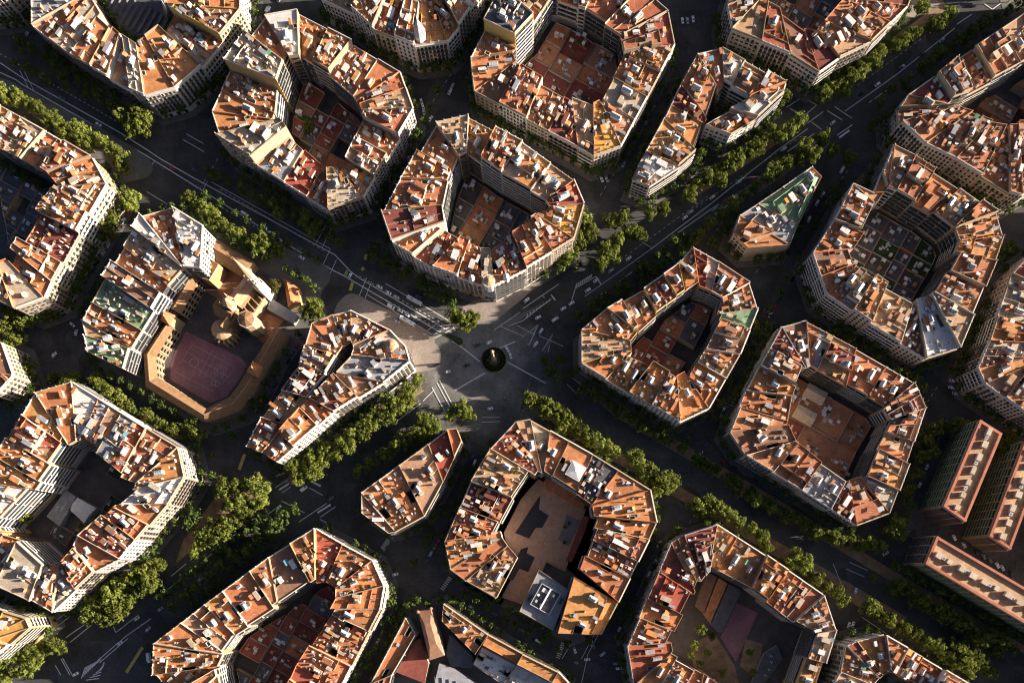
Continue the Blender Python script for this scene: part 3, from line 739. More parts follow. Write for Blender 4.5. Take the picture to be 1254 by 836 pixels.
# I: flatiron with the green roof edge
block('green flatiron', [(898,287),(906,264),(928,250),(958,230),(994,205)], [(916,304),(967,300),(977,275),(990,248),(1006,217)], 20, closed=False, yard=False,
      base=dict(roof=[('roof_beige', 1)], wall=[('wall_cream', 1)], style=dict(attic=True)), n_edges={0: 1, 1: 1, 2: 1, 3: 1}, jit=False,
      over=[(940,290,dict(roof='roof_terracotta', dh=0, ends=True)), (908,285,dict(roof='roof_terracotta', dh=0, ends=True)), (950,262,dict(roof='roof_grey', dh=0, ends=True)), (972,240,dict(roof='roof_green', dh=0, ends=True, attic=False)), (993,222,dict(roof='roof_green', dh=0, attic=False))])
# J
block('striped balcony block', [(1092,181),(1118,194),(1175,231),(1219,262),(1227,290),(1216,322),(1172,427),(1135,438),(1065,396),(1012,360),(995,310),(1020,272),(1042,228),(1068,240)],
      [(1085,232),(1095,236),(1140,262),(1166,282),(1172,297),(1166,312),(1137,362),(1122,366),(1085,346),(1052,322),(1045,305),(1058,285),(1072,255),(1080,240)], 25,
      base=dict(roof=BROWN, wall=[('wall_cream', 40), ('wall_tan', 30), ('wall_pink', 20), ('wall_white', 10)]),
      over=[(1030,340,dict(wall='wall_white', balcony='full', win=3, rail='trim_white', roof='roof_terracotta', dh=0)), (1005,325,dict(wall='wall_white', balcony='full', win=3, roof='roof_terracotta', dh=0)),
            (1045,350,dict(wall='wall_white', balcony='full', win=3, rail='trim_white', dh=0)), (1010,298,dict(wall='wall_white', balcony='full', win=3, dh=0)), (1105,200,dict(roof='roof_tan', wall='wall_white', dh=3)), (1150,410,dict(roof='roof_white'))],
      court_kw=dict(pal=[('roof_dark', 50), ('yard', 30), ('turf', 20)], hmax=5))
# K
block('block right of the roundabout', [(712,405),(742,380),(788,354),(830,325),(848,304),(880,322),(918,347),(928,378),(905,435),(868,500),(832,517),(770,480),(712,445)],
      [(772,418),(780,408),(805,385),(838,362),(855,352),(870,358),(884,366),(878,385),(856,428),(838,455),(828,460),(800,442),(773,430)], 23,
      base=dict(roof=ORANGE), over=[(870,335,dict(roof='roof_beige', huts=1, attic=False)), (905,398,dict(roof='roof_green')), (740,440,dict(roof='roof_orange', dh=0, clutter=.5)), (815,350,dict(roof='roof_red'))],
      court_kw=dict(pal=[('roof_terracotta', 35), ('roof_dark', 35), ('roof_maroon', 30)]))
# L
block('twin shed court block', [(955,402),(986,394),(1048,427),(1119,468),(1133,500),(1110,569),(1088,628),(1048,643),(981,600),(912,558),(893,530),(914,478)],
      [(984,452),(990,450),(1035,476),(1080,502),(1088,515),(1068,548),(1052,585),(1038,588),(1005,565),(975,540),(966,520),(972,485)], 22,
      base=dict(roof=BROWN, wall=[('wall_cream', 40), ('wall_pink', 25), ('wall_tan', 25), ('wall_grey', 10)]), over=[(970,412,dict(roof='roof_brown', clutter=.4, huts=1, attic=False)), (1010,425,dict(roof='roof_grey')), (995,595,dict(roof='roof_grey'))],
      court_kw=dict(pal=[('court_orange', 65), ('roof_maroon', 25), ('roof_brown', 10)], hmax=5, cell=22))
# N: house row left of the roundabout (two rows back to back)
N1f = [(303,547),(321,511),(345,478),(368,447),(383,396),(408,386),(430,381)]; N1b = [(322,555),(350,520),(377,487),(400,457),(415,432),(420,425),(430,418)]
N2f = [(430,381),(478,405),(497,425),(502,442),(470,468),(410,505),(340,566)]; N2b = [(430,418),(433,423),(434,428),(431,436),(412,456),(380,488),(322,555)]
strip('block left of the roundabout', N1f, N1b, 24, closed=False, base=dict(roof=MIXED), jit=False, n_edges={0: 1})
strip('block left of the roundabout', N2f, N2b, 24, closed=False, base=dict(roof=ORANGE, wall=[('wall_white', 55), ('wall_cream', 45)], style=dict(fancy=True)), jit=False, over=[(480,425,dict(roof='roof_beige')), (462,450,dict(roof='roof_grey'))])
pavement(offset_poly([W(x, y, 24) for x, y in N1f[:-1] + N2f], 4.5))
# O
block('white shed court block', [(44,481),(89,468),(181,525),(219,548),(227,584),(207,617),(150,684),(118,700),(66,749),(42,735),(0,716),(-30,690),(-45,640),(-20,590)],
      [(85,545),(95,540),(150,585),(168,592),(165,600),(142,618),(98,655),(92,668),(75,688),(60,685),(30,655),(5,650),(0,645),(45,600)], 27,
      base=dict(roof=PALE, wall=[('wall_cream', 50), ('wall_white', 35), ('wall_ochre', 15)]), over=[(135,515,dict(roof='roof_grey', attic=False)), (200,590,dict(roof='roof_orange', dh=1)), (110,500,dict(roof='roof_white')), (30,690,dict(roof='roof_beige', wall='wall_white', dh=4)), (20,600,dict(roof='roof_white'))],
      court_kw=dict(pal=[('turf', 50), ('roof_grey', 20), ('yard', 30)], hmin=.8, hmax=2.5, fill=.45))
# P
block('left edge block', [(-40,105),(0,129),(54,159),(114,194),(131,226),(110,262),(64,345),(55,365),(20,378),(-20,360)],
      [(-40,165),(-10,182),(20,198),(50,216),(64,231),(50,250),(15,305),(10,318),(0,322),(-20,310)], 26, closed=False, base=dict(roof=ORANGE, wall=[('wall_cream', 60), ('wall_ochre', 25), ('wall_white', 15)]), over=[(120,235,dict(roof='roof_orange', dh=0)), (50,300,dict(roof='roof_maroon'))],
      court_kw=dict(pal=[('roof_dark', 70), ('roof_brown', 30)]))
block('small left edge block', [(-30,405),(4,420),(18,460),(-5,485)], [(-60,430),(-30,445),(-25,455),(-35,470)], 24, closed=False, yard=False, base=dict(roof=[('roof_brown', 1)], wall=[('wall_tan', 1)]))
block('yellow balcony block', [(-30,738),(33,757),(38,768),(-8,808)], [(-40,765),(-5,775),(-5,782),(-30,805)], 26, closed=False, yard=False, base=dict(roof=[('roof_amber', 1)], wall=[('wall_yellow', 1)], style=dict(balcony='full', win=3, rail='trim_white')))
# S
block('lower-left wedge block', [(330,682),(387,647),(420,666),(457,686),(471,717),(466,745),(415,845),(395,890),(250,890),(188,826),(190,787),(251,740)],
      [(342,745),(388,714),(400,712),(412,720),(412,732),(405,745),(362,812),(345,850),(275,850),(268,815),(275,800),(290,778)], 24,
      base=dict(roof=ORANGE, wall=[('wall_cream', 60), ('wall_white', 20), ('wall_ochre', 20)], style=dict(fancy=True)), over=[(400,680,dict(roof='roof_red', dh=0)), (345,700,dict(roof='roof_brown'))],
      court_kw=dict(pal=[('roof_maroon', 70), ('roof_terracotta', 20), ('roof_dark', 10)]))
# T: flatiron below the roundabout
block('small terracotta flatiron', [(443,628),(443,603),(489,570),(525,544),(548,527),(560,526)], [(476,653),(485,651),(520,632),(543,590),(557,560),(566,541)], 21, closed=False, yard=False,
      base=dict(roof=ORANGE), jit=False, n_edges={0: 1, 1: 1, 2: 1, 3: 1, 4: 1}, over=[(480,620,dict(dh=0)), (450,630,dict(roof='roof_brown', dh=0)), (510,590,dict(dh=1)), (540,560,dict(roof='roof_red', dh=0))])
# U: block round the raised terrace
uf, ub = block('raised terrace block', [(608,732),(571,711),(552,697),(545,663),(577,590),(601,550),(632,517),(650,514),(726,557),(796,600),(804,640),(795,660),(757,737)],
      [(634,682),(622,668),(615,658),(613,650),(634,612),(655,582),(659,577),(664,580),(705,606),(725,620),(727,632),(722,645),(705,692)], 22, closed=False,
      base=dict(roof=ORANGE), over=[(632,540,dict(roof='roof_red', attic=False)), (600,600,dict(roof='roof_maroon')), (740,760,dict(roof='roof_orange', attic=False, huts=1)), (770,690,dict(roof='roof_terracotta', huts=1, attic=False)), (720,765,dict(roof='roof_orange', huts=0, attic=False)),
      (705,580,dict(roof='roof_terracotta', attic=False, huts=0, feature='white stepped pavilion', clutter=.4)), (735,585,dict(roof='roof_dark'))], yard=False)
strip('raised terrace block', [(736,777),(757,737)], [(683,775),(703,706)], 22, closed=False, base=dict(roof=[('roof_orange', 1)], wall=[('wall_cream', 1)], style=dict(attic=True, huts=2, clutter=.6, ends=True)), n_edges={0: 1}, jit=False)
pavement(offset_poly([W(x, y, 22) for x, y in ((545,663),(601,550),(640,510),(726,557),(798,600),(804,640),(737,772),(703,787),(571,711))], 4.5))
strip('raised terrace block', [(678,771),(636,748)], [(697,722),(660,697)], 20, closed=False, base=dict(roof=[('roof_grey', 1)], wall=[('wall_grey', 1)], style=dict(attic=False, huts=0, clutter=.01, feature='sunken plant deck', ends=True, win=3)), n_edges={0: 1}, jit=False)
# V: three-winged block at the bottom
strip('three-winged block', [(440,868),(454,837),(497,756)], [(468,868),(480,826),(509,777)], 16, closed=False, base=dict(roof=[('roof_orange', 1)], wall=[('wall_white', 1)], style=dict(attic=False, huts=0, clutter=.5)), n_edges={0: 1, 1: 1}, jit=False)
strip('three-winged block', [(543,739),(598,777)], [(541,760),(582,801)], 18, closed=False, base=dict(roof=[('roof_terracotta', 1)], wall=[('wall_cream', 1)], style=dict(ends=True)), jit=False, n_edges={0: 1})
strip('three-winged block', [(598,777),(640,800),(684,822),(702,842)], [(591,789),(633,812),(676,834),(690,852)], 18, closed=False, base=dict(roof=[('roof_orange', 1)], wall=[('wall_white', 1)], style=dict(attic=False, huts=0, clutter=.35)), jit=False, n_edges={0: 1, 1: 1, 2: 1})
strip('three-winged block', [(590,791),(632,814),(674,836),(688,854)], [(579,813),(616,838),(652,862),(668,884)], 14, closed=False, base=dict(roof=[('roof_white', 1)], wall=[('wall_white', 1)], style=dict(attic=False, huts=0, clutter=.7, fancy=False)), jit=False, n_edges={0: 1, 1: 1, 2: 1})
pavement(offset_poly([W(x, y, 17) for x, y in ((452,850),(497,750),(544,736),(700,838),(690,890),(480,890))], 4))
# W
wf, wb_ = block('red court block', [(822,664),(838,655),(879,642),(938,680),(1008,728),(1022,770),(1000,840),(985,890),(900,900),(850,880),(776,838),(768,790)],
      [(853,727),(858,712),(868,699),(918,724),(970,762),(998,774),(974,838),(962,880),(905,850),(862,818),(824,797),(822,786)], 24,
      base=dict(roof=ORANGE), over=[(860,665,dict(roof='roof_red')), (990,790,dict(roof='roof_orange', dh=-1)), (850,680,dict(roof='roof_maroon'))], yard=False)
# X, Y
block('bottom edge block', [(1012,850),(1028,822),(1035,790),(1048,784),(1082,777),(1129,804),(1190,840),(1230,870)],
      [(1060,870),(1068,838),(1075,830),(1080,826),(1088,822),(1110,835),(1150,860),(1180,885)], 24, closed=False, yard=False, base=dict(roof=ORANGE))
block('right edge block', [(1400,228),(1330,268),(1262,310),(1240,335),(1212,417),(1196,452),(1204,470),(1254,507),(1320,545)],
      [(1400,270),(1345,305),(1300,340),(1280,352),(1262,420),(1255,440),(1258,448),(1290,462),(1330,480)], 25, closed=False, yard=False, base=dict(roof=PALE, wall=[('wall_tan', 40), ('wall_cream', 40), ('wall_pink', 20)]), n_edges={4: 2, 5: 1})

# ------------------------------------------------------------------ houses with special roofs
def simple_building(name, label, cat, poly_px, h, wall, roof, roofname='roof'):
    q = [W(x, y, h) for x, y in poly_px]; c = sum(q, Vector((0, 0))) / len(q)
    e = empty(name, c[0], c[1]); tag(e, label, cat)
    ql = [p - c for p in q]
    b = MB(); b.prism(ql, 0.1, h, wall, top=False); b.build('wall', e)
    b = MB(); b.prism([p * 1.004 for p in ql], h - .25, h + .02, roof); b.build(roofname, e)
    return e, ql, c
def at_px(x, y, z): return W(x, y, z)
def find_house(x, y):
    return min(HOUSES, key=lambda r: (PX(r[0].location.xy, 22)[0] - x) ** 2 + (PX(r[0].location.xy, 22)[1] - y) ** 2)
def on_roof(hrec, z):  # local offset of a pixel point on the house
    return None
DU = Vector((.874, -.486)).normalized(); DV = Vector((.486, .874)).normalized()
AU = math.atan2(DU[1], DU[0])
def top_of(e):
    return max((v.co.z for c in e.children if c.name.startswith('roof') for v in c.data.vertices), default=22)
def addpart(hrec, name, mb, x, y):
    e = hrec[0]; z = top_of(e); p = W(x, y, z) - Vector(e.location.xy)
    return inst(name, mb.mesh(name), e, Matrix.Translation((p[0], p[1], z + .06)) @ Matrix.Rotation(AU, 4, 'Z'))
# white stepped pavilion roof
hr = find_house(705, 580); m_ = MB()
for k in range(9):
    s_ = 11.0 - k * 1.2; m_.box((0, 0), (1, 0), s_, s_, 0 if k == 0 else 2.4 + k * .12 - .02, 2.5 + k * .12, 'paint_white' if k % 2 == 0 else 'metal_grey')
addpart(hr, 'stepped_pavilion', m_, 705, 577)
# sunken plant deck of the grey house
hr = find_house(668, 735); m_ = MB()
for sx in (-1, 1):
    m_.box((sx * 7.5, 0), (1, 0), .5, 17, 0, 2.2, 'metal_grey')
for sy in (-1, 1): m_.box((0, sy * 8.3), (1, 0), 14.4, .5, 0, 2.2, 'metal_grey')
m_.box((0, 0), (1, 0), 14.4, 16, 0, .05, 'roof_dark')
m_.box((0, 0), (1, 0), 1.2, 15.9, .06, 2.4, 'paint_white'); m_.box((-3, 5), (1, 0), 4.4, 3, .06, 1.6, 'roof_white')
for k in range(9): m_.box((R.uniform(-6, 6), R.uniform(-7, 7)), (1, 0), R.uniform(.8, 2.2), R.uniform(.8, 2), .07, R.uniform(1, 2.2), R.choice(['metal_grey', 'paint_white', 'metal_dark']))
addpart(hr, 'plant_deck', m_, 668, 733)
# low roofs beside the terrace
simple_building('low_building', 'low dark terracotta roof hugging the upper-right edge of the raised terrace', 'building', [(668,584),(708,607),(718,617),(711,624),(664,596)], 6.5, 'wall_cream', 'roof_terracotta')
simple_building('low_building', 'low maroon roof hugging the right edge of the raised terrace', 'building', [(722,632),(716,652),(700,688),(693,686),(714,632)], 5.5, 'wall_cream', 'roof_maroon')
# turret on the white corner
hr = find_house(598, 335); m_ = MB()
m_.cyl((0, 0), 4.2, 4.2, -6, 2.4, 10, 'trim_white'); m_.cyl((0, 0), 4.5, 4.5, 2.4, 2.9, 10, 'trim_white'); m_.cyl((0, 0), 3.9, .3, 2.9, 4.2, 10, 'roof_tan')
addpart(hr, 'turret', m_, 599, 346)
for i, (x, y) in enumerate(((578, 342), (620, 340))):
    m_ = MB(); m_.cyl((0, 0), 2.2, 2.2, -4, 2.6, 8, 'trim_white'); m_.cyl((0, 0), 2.2, .1, 2.6, 5, 8, 'trim_white'); addpart(hr, 'turret', m_, x, y)
# slate spire at the top block's corner
hr = find_house(520, 40); m_ = MB()
m_.cyl((0, 0), 4.4, 4.2, 0, 4, 6, 'metal_grey'); m_.cyl((0, 0), 4.6, .2, 4, 16, 6, 'roof_grey')
addpart(hr, 'spire', m_, 515, 46)
# round dome on the curved corner left of the roundabout
hr = find_house(490, 425); m_ = MB()
m_.cyl((0, 0), 4.6, 4.6, 0, 2.2, 16, 'trim_white'); m_.cyl((0, 0), 4.2, 3.0, 2.2, 4.2, 16, 'roof_tan'); m_.cyl((0, 0), 3.0, .4, 4.2, 5.2, 16, 'roof_tan')
addpart(hr, 'dome', m_, 480, 424)
# green glass attic slopes of the flatiron
for (p0, p1, o_) in (((940, 246), (992, 208), -1), ((1003, 218), (979, 270), -1)):
    hr = find_house((p0[0] + p1[0]) / 2, (p0[1] + p1[1]) / 2); e = hr[0]; z = top_of(e); m_ = MB()
    A, B = W(*p0, z), W(*p1, z); c = W(972, 245, z); d = (B - A).normalized(); nn = Vector((-d[1], d[0])); nn = nn if nn.dot(c - A) > 0 else -nn
    e0 = Vector(e.location.xy)
    m_.add([(*(A - e0), z + .1), (*(B - e0), z + .1), (*(B - e0 + nn * 3.2 - d * 2), z + 2.6), (*(A - e0 + nn * 3.2 + d * 2), z + 2.6), (*(B - e0 + nn * 3.4 - d * 2), z + .1), (*(A - e0 + nn * 3.4 + d * 2), z + .1)], [(0, 1, 2, 3), (3, 2, 4, 5), (0, 3, 5), (1, 4, 2)], 'roof_green')
    inst('sloping_attic', m_.mesh('sloping_attic'), e, Matrix.Identity(4))

# corrugated hall in the upper-left court
e, ql, c = simple_building('market_hall', 'dark corrugated sawtooth hall inside the upper-left block', 'hall', [(112,-8),(126,14),(166,47),(178,40),(200,28),(196,-12)], 7, 'wall_grey', 'roof_dark')
m_ = MB()
for k in range(11):
    t = -26 + k * 4.8
    cc = Vector((0, 0)) + DU * t * .98 + DV * 0
    q = []
    L_ = 20
    a_ = cc - DV * L_ / 2; b_ = cc + DV * L_ / 2
    m_.add([(*(a_), 7.05), (*(b_), 7.05), (*(b_ + DU * 3.6), 8.4), (*(a_ + DU * 3.6), 8.4), (*(b_ + DU * 3.7), 7.05), (*(a_ + DU * 3.7), 7.05)], [(0, 1, 2, 3), (3, 2, 4, 5), (0, 3, 5), (1, 4, 2)], 'roof_dark')
m_.build('sawtooth_roof', e)

# three-winged block: middle brown hipped wing and dark sheds
e, ql, c = simple_building('hipped_wing', 'narrow brown hipped-roof wing with two corner knobs, middle of the three-winged block', 'building', [(512,748),(528,744),(544,802),(526,808)], 17, 'wall_cream', 'roof_brown')
m_ = MB(); m_.hip([p * 1.0 for p in ql], 17.04, 19.6, .55, 'roof_brown'); m_.build('hip', e)
for i in (0, 1):
    m_ = MB(); m_.cyl(ql[i] * .98, 1.1, 1.1, 17, 19.6, 8, 'wall_brick'); m_.cyl(ql[i] * .98, 1.3, .2, 19.6, 20.8, 8, 'roof_brown'); m_.build('corner_knob', e)
simple_building('low_building', 'low maroon roof between the orange wing and the brown hipped wing', 'building', [(507,786),(513,781),(525,812),(520,836),(484,822)], 11, 'wall_cream', 'roof_maroon')
simple_building('low_building', 'low dark roof between the brown hipped wing and the terracotta house', 'building', [(546,800),(551,776),(578,803),(577,818),(552,815)], 10, 'wall_grey', 'roof_dark')
e, ql, c = simple_building('low_building', 'grey ribbed low roof at the bottom of the three-winged block', 'building', [(538,812),(556,818),(590,842),(590,870),(524,870)], 11, 'wall_grey', 'roof_grey')
b = MB()
for k in range(7): b.seg((-16 + k * 5, 9 - k * 1.2), (-14 + k * 5, -14), .4, 11.03, 11.6, 'roof_dark')
b.build('roof_ribs', e)
for k in range(5): put('skylight', e, -10 + k * 5, -2 - k, 11.05, AU, 1.8, 4, 1)
# red court in the lower right block, with gardens
g = MB(); g.prism(offset_poly(wb_, 3), 0, .16, 'yard'); structure(g.build('courtyard_ground'))
g = MB(); g.prism([W(x, y, 0) for x, y in ((902,738),(928,750),(901,810),(882,780))], .165, .24, 'court_red'); structure(g.build('sports_court'))
g = MB(); g.prism([W(x, y, 0) for x, y in ((845,790),(874,774),(899,813),(906,840),(880,842),(850,818))], .165, .22, 'earth'); structure(g.build('garden_ground'))
g = MB(); g.prism([W(x, y, 0) for x, y in ((913,782),(934,788),(926,830),(906,815))], .165, .22, 'earth'); structure(g.build('garden_ground'))
simple_building('low_building', 'low brown roof in the red court block, hard under its upper houses', 'building', [(866,700),(878,706),(862,750),(853,742)], 5, 'wall_cream', 'roof_brown')
simple_building('low_building', 'low terracotta roof between brown roof and dark ribbed roof, red court block', 'building', [(880,707),(891,714),(870,762),(863,752)], 5, 'wall_cream', 'roof_terracotta')
simple_building('low_building', 'dark ribbed low roof beside the red sports court', 'building', [(893,715),(908,723),(883,776),(871,764)], 5, 'wall_grey', 'roof_dark')
e, ql, c = simple_building('flat_annex', 'long pale grey flat-roofed annex inside the white shed court block', 'annex', [(57,632),(80,600),(93,608),(73,644)], 4.6, 'wall_grey', 'roof_grey')
for k in range(5): put('skylight', e, R.uniform(-4, 4), R.uniform(-5, 5), 4.65, AU, 1.6, R.uniform(2, 3.5), 1)
e, ql, c = simple_building('white_shed', 'white pitched shed in the court of the white shed block', 'shed', [(86,624),(95,609),(118,622),(103,640)], 7, 'wall_grey', 'roof_white')
b = MB(); r0, r1 = (ql[0] + ql[1]) / 2, (ql[2] + ql[3]) / 2
b.add([(*ql[0], 7.05), (*ql[3], 7.05), (*r1, 8.6), (*r0, 8.6), (*ql[1], 7.05), (*ql[2], 7.05)], [(0, 1, 2, 3), (3, 2, 5, 4), (0, 3, 4), (1, 5, 2)], 'roof_white'); b.build('pitched_roof', e)
e, ql, c = simple_building('garage_row', 'row of low garages along the dark side of the red court block', 'garages', [(936,800),(952,790),(958,806),(930,846),(920,838)], 3.5, 'wall_grey', 'roof_dark')
for k in range(4): put('air_conditioner', e, R.uniform(-4, 4), R.uniform(-8, 8), 3.55, AU, 1.6, 1.2, 1)
# raised terrace
q = [W(x, y, 4) for x, y in ((659,586),(718,622),(692,700),(669,688),(646,742),(614,731),(636,690),(619,662),(617,652),(637,612))]
c = sum(q, Vector((0, 0))) / len(q); e = empty('raised_terrace', c[0], c[1]); tag(e, 'pinkish paved raised terrace with black pools inside its house block', 'terrace')
b = MB(); b.prism([p - c for p in q], 0, 4, 'terrace_paving'); b.build('deck', e)
for poly in (((662,606),(660,623),(672,631),(664,646),(656,646),(648,659),(630,652)), ((647,669),(645,677),(655,682),(647,700),(636,696),(628,710),(619,708),(638,672))):
    b = MB(); b.prism([W(x, y, 4) - c for x, y in poly], 4.01, 4.12, 'car_black'); b.build('dark_pool', e)
b = MB(); b.prism([W(x, y, 4) - c for x, y in ((694,630),(712,638),(696,668),(683,660),(688,650))], 4.01, 4.15, 'pavement'); b.build('garden_bed', e)
for poly in (((660,587),(717,622)), ((717,623),(692,699)), ((660,607),(631,652)), ((691,699),(669,687))):
    b = MB(); b.seg(W(*poly[0], 4) - c, W(*poly[1], 4) - c, .35, 4.01, 4.9, 'trim_terra'); b.build('parapet', e)
for (x, y) in ((697,640),(692,645),(691,664)):
    m_ = MB()
    for k in range(60):
        t = R.uniform(0, 6.28); r_ = R.uniform(0, 1.3); z = 4.2 + R.uniform(.1, 1.1)
        s_ = .35; x0, y0 = W(x, y, 4); p = (x0 + r_ * math.cos(t), y0 + r_ * math.sin(t))
        m_.add([(p[0] - s_, p[1], z), (p[0], p[1] - s_, z + R.uniform(-.2, .3)), (p[0] + s_, p[1], z + R.uniform(-.1, .2)), (p[0], p[1] + s_, z)], [(0, 1, 2, 3)], 'leaf_dark')
    x0, y0 = W(x, y, 4); m_.v = [(a_ - x0, b_ - y0, c_ - 4.15) for a_, b_, c_ in m_.v]; o = m_.build('round_bush', None, (x0, y0, 4.15))
    tag(o, 'round dark bush in the garden bed of the raised terrace', 'bush', 'bushes on the raised terrace')

# twin grey pitched sheds on the orange court of block L
for (x, y, lab) in ((999, 482, 'grey ribbed pitched shed on orange court, upper of the two'), (986, 508, 'grey ribbed pitched shed on orange court, lower of the two')):
    p = W(x, y, 8); e = empty('pitched_shed', p[0], p[1]); tag(e, lab, 'shed')
    b = MB(); b.box((0, 0), DU, 15, 10, .16, 6.9, 'wall_cream'); b.build('wall', e)
    b = MB(); b.gable((0, 0), DU, 15.6, 10.6, 6.9, 7.0, 8.6, 'wall_cream', 'roof_beige')
    b.build('roof', e)
    b = MB(); b.box((0, 0), DU, 15.5, .5, 8.55, 8.8, 'trim_white'); b.build('ridge_cap', e)

# ------------------------------------------------------------------ brick slab towers at the right
def tower(poly_px, h, label, windows_edges):
    q = [W(x, y, h) for x, y in poly_px]; c = sum(q, Vector((0, 0))) / 4; e = empty('slab_block', c[0], c[1]); tag(e, label, 'apartment block', 'brick slab blocks')
    ql = [p - c for p in q]
    b = MB(); b.prism(ql, 0, h, 'wall_tan', top=False); b.build('wall', e)
    b = MB(); b.prism([p * .999 for p in ql], h - .3, h, 'roof_tan'); b.build('roof', e)
    a = (ql[1] - ql[0]).normalized(); L_ = (ql[1] - ql[0]).length; Wd = (ql[2] - ql[1]).length; bb = (ql[2] - ql[1]).normalized()
    b = MB()
    for i in range(4):
        p, r_ = ql[i], ql[(i + 1) % 4]; d = (r_ - p).normalized(); nn = Vector((-d[1], d[0])); nn = nn if nn.dot(p + r_) > 0 else -nn
        b.seg(p - nn * .9 + d * 0, r_ - nn * .9, 1.8, h + .001 * i, h + 1.5 + .003 * i, 'slab_parapet', 'slab_parapet')
    b.build('parapet', e)
    n = max(4, int(L_ / 9))
    for k in range(n):
        cc = ql[0] + a * (L_ * (k + .5) / n) + bb * (Wd * .5)
        put('stairhouse', e, cc[0] + R.uniform(-.5, .5), cc[1] + R.uniform(-.4, .4), h + .01, math.atan2(a[1], a[0]), R.uniform(3, 5.2), R.uniform(2.6, 4.2), R.uniform(1.8, 3), 'wall_cream' if k % 2 else 'trim_white', 'roof_beige')
        cc = cc + a * 4.3
        if k < n - 1 and k % 2 == 0: put('air_conditioner', e, cc[0], cc[1], h + .01, math.atan2(a[1], a[0]), 2.2, 2.2, 1.6)
    for i in range(4):
        p, r_ = ql[i] + c, ql[(i + 1) % 4] + c; d = (r_ - p); nn = Vector((-d[1], d[0])).normalized(); nn = nn if nn.dot((p + r_) / 2 - c) > 0 else -nn
        if nn.dot(-(p + r_) / 2) <= 0: continue
        # bands of windows between slab edges, broken by piers
        Lw = d.length; u = d / Lw; nf = int((h - 3) / 3.0)
        for k in range(nf):
            z = h - 1.2 - 3.0 * (k + 1); m_ = MB(); mid = (p + r_) / 2 - c
            m_.seg(p - c + u * 1 + nn * .05, r_ - c - u * 1 + nn * .05, .1, z + .8, z + 2.5, 'window_glass')
            m_.seg(p - c + u * .5 + nn * .35, r_ - c - u * .5 + nn * .35, .7, z - .15, z + .1, 'wall_tan')
            m_.seg(p - c + u * 1 + nn * .64, r_ - c - u * 1 + nn * .64, .08, z + .1, z + .8, 'metal_dark' if i % 2 else 'awning_green')
            m_.build('balcony', e)
        np_ = int(Lw / 6)
        m_ = MB()
        for k in range(np_ + 1):
            cc = p - c + u * (Lw * k / max(1, np_) * .985 + Lw * .0075) + nn * .4
            m_.box(cc, u, .5, .82, 0, h - .8, 'wall_tan')
        m_.build('piers', e)
    return e
tower([(1199,514),(1226,531),(1181,639),(1154,620)][1:] + [(1199,514)], 27, 'long brick slab block with tan roof huts, leftmost of the three', None)
tower([(1280,555),(1236,673),(1210,656),(1254,540)], 27, 'long brick slab block cut by the right edge of the view, beside another slab', None)
tower([(1146,656),(1300,746),(1290,785),(1132,690)], 27, 'long brick slab block lying across the ends of the two other slabs', None)
# ------------------------------------------------------------------ school and church block
strip('school block', [(110,432),(99,392),(128,340),(152,302),(175,265),(213,255)], [(152,452),(160,425),(188,380),(206,350),(226,328),(247,330)], 25, closed=False, base=dict(roof=ROOFPAL + [('roof_green', 6), ('roof_white', 5)], wall=[('wall_white', 40), ('wall_cream', 60)]), wid=15, jit=False)
strip('school block', [(213,255),(250,278)], [(226,328),(247,330)], 26, closed=False, base=dict(roof=[('roof_white', 1)], wall=[('wall_white', 1)]), n_edges={0: 1}, over=[(235,300,dict(ends=True))], jit=False)
pavement(offset_poly([W(x, y, 15) for x, y in ((99,392),(175,262),(213,252),(262,285),(372,345),(385,372),(340,430),(305,500),(293,506),(251,520),(178,476),(112,440))], 4.5))
g = MB(); g.prism([W(x, y, 0) for x, y in ((165,455),(215,345),(262,305),(300,318),(352,352),(352,400),(312,480),(255,505),(185,470))], .135, .17, 'yard'); structure(g.build('courtyard_ground'))
g = MB(); g.prism([W(x, y, 0) for x, y in ((215,430),(228,406),(294,437),(302,446),(294,464),(278,486),(257,493),(209,465),(209,447))], .18, .24, 'court_red'); structure(g.build('playground'))
g = MB(); g.prism([W(x, y, 0) for x, y in ((325,383),(348,392),(322,420),(305,405))], .18, .24, 'court_orange'); structure(g.build('playground'))
g = MB(); g.prism([W(x, y, 0) for x, y in ((262,318),(298,338),(276,372),(245,352))], .18, .24, 'roof_brown'); structure(g.build('patio'))
def ring_mesh(b, c, r, t, z0, z1, m, n=28, a0=0, a1=2 * math.pi):
    vs = []
    for i in range(n + 1):
        an = a0 + (a1 - a0) * i / n
        for rr in (r - t / 2, r + t / 2): vs.append((c[0] + rr * math.cos(an), c[1] + rr * math.sin(an), z1))
    b.add(vs, [(2 * i, 2 * i + 1, 2 * i + 3, 2 * i + 2) for i in range(n)], m)
b = MB()
def line(b, pts, wd, z0=.25, m='line_white', zt=0):
    for (p, q) in zip(pts[:-1], pts[1:]):
        P_, Q_ = W(*p, zt), W(*q, zt); d = Q_ - P_
        if d.length < .01: continue
        d.normalize(); nn = Vector((-d[1], d[0])) * wd / 2
        b.add([(*(P_ - nn), z0), (*(Q_ - nn), z0), (*(Q_ + nn), z0), (*(P_ + nn), z0)], [(0, 1, 2, 3)], m)
for k, pts in enumerate([[(236,422),(224,440),(272,470),(288,450),(236,422)], [(266,432),(250,463)], [(260,429),(244,460)], [(215,455),(262,480)], [(228,430),(281,462)], [(284,440),(272,462)]]):
    line(b, pts, .16, .25 + k * .003, 'line_faint')
ring_mesh(b, W(270,454), 4.3, .2, 0, .275, 'line_faint'); ring_mesh(b, W(270,454), 2.6, .25, 0, .278, 'line_faint')
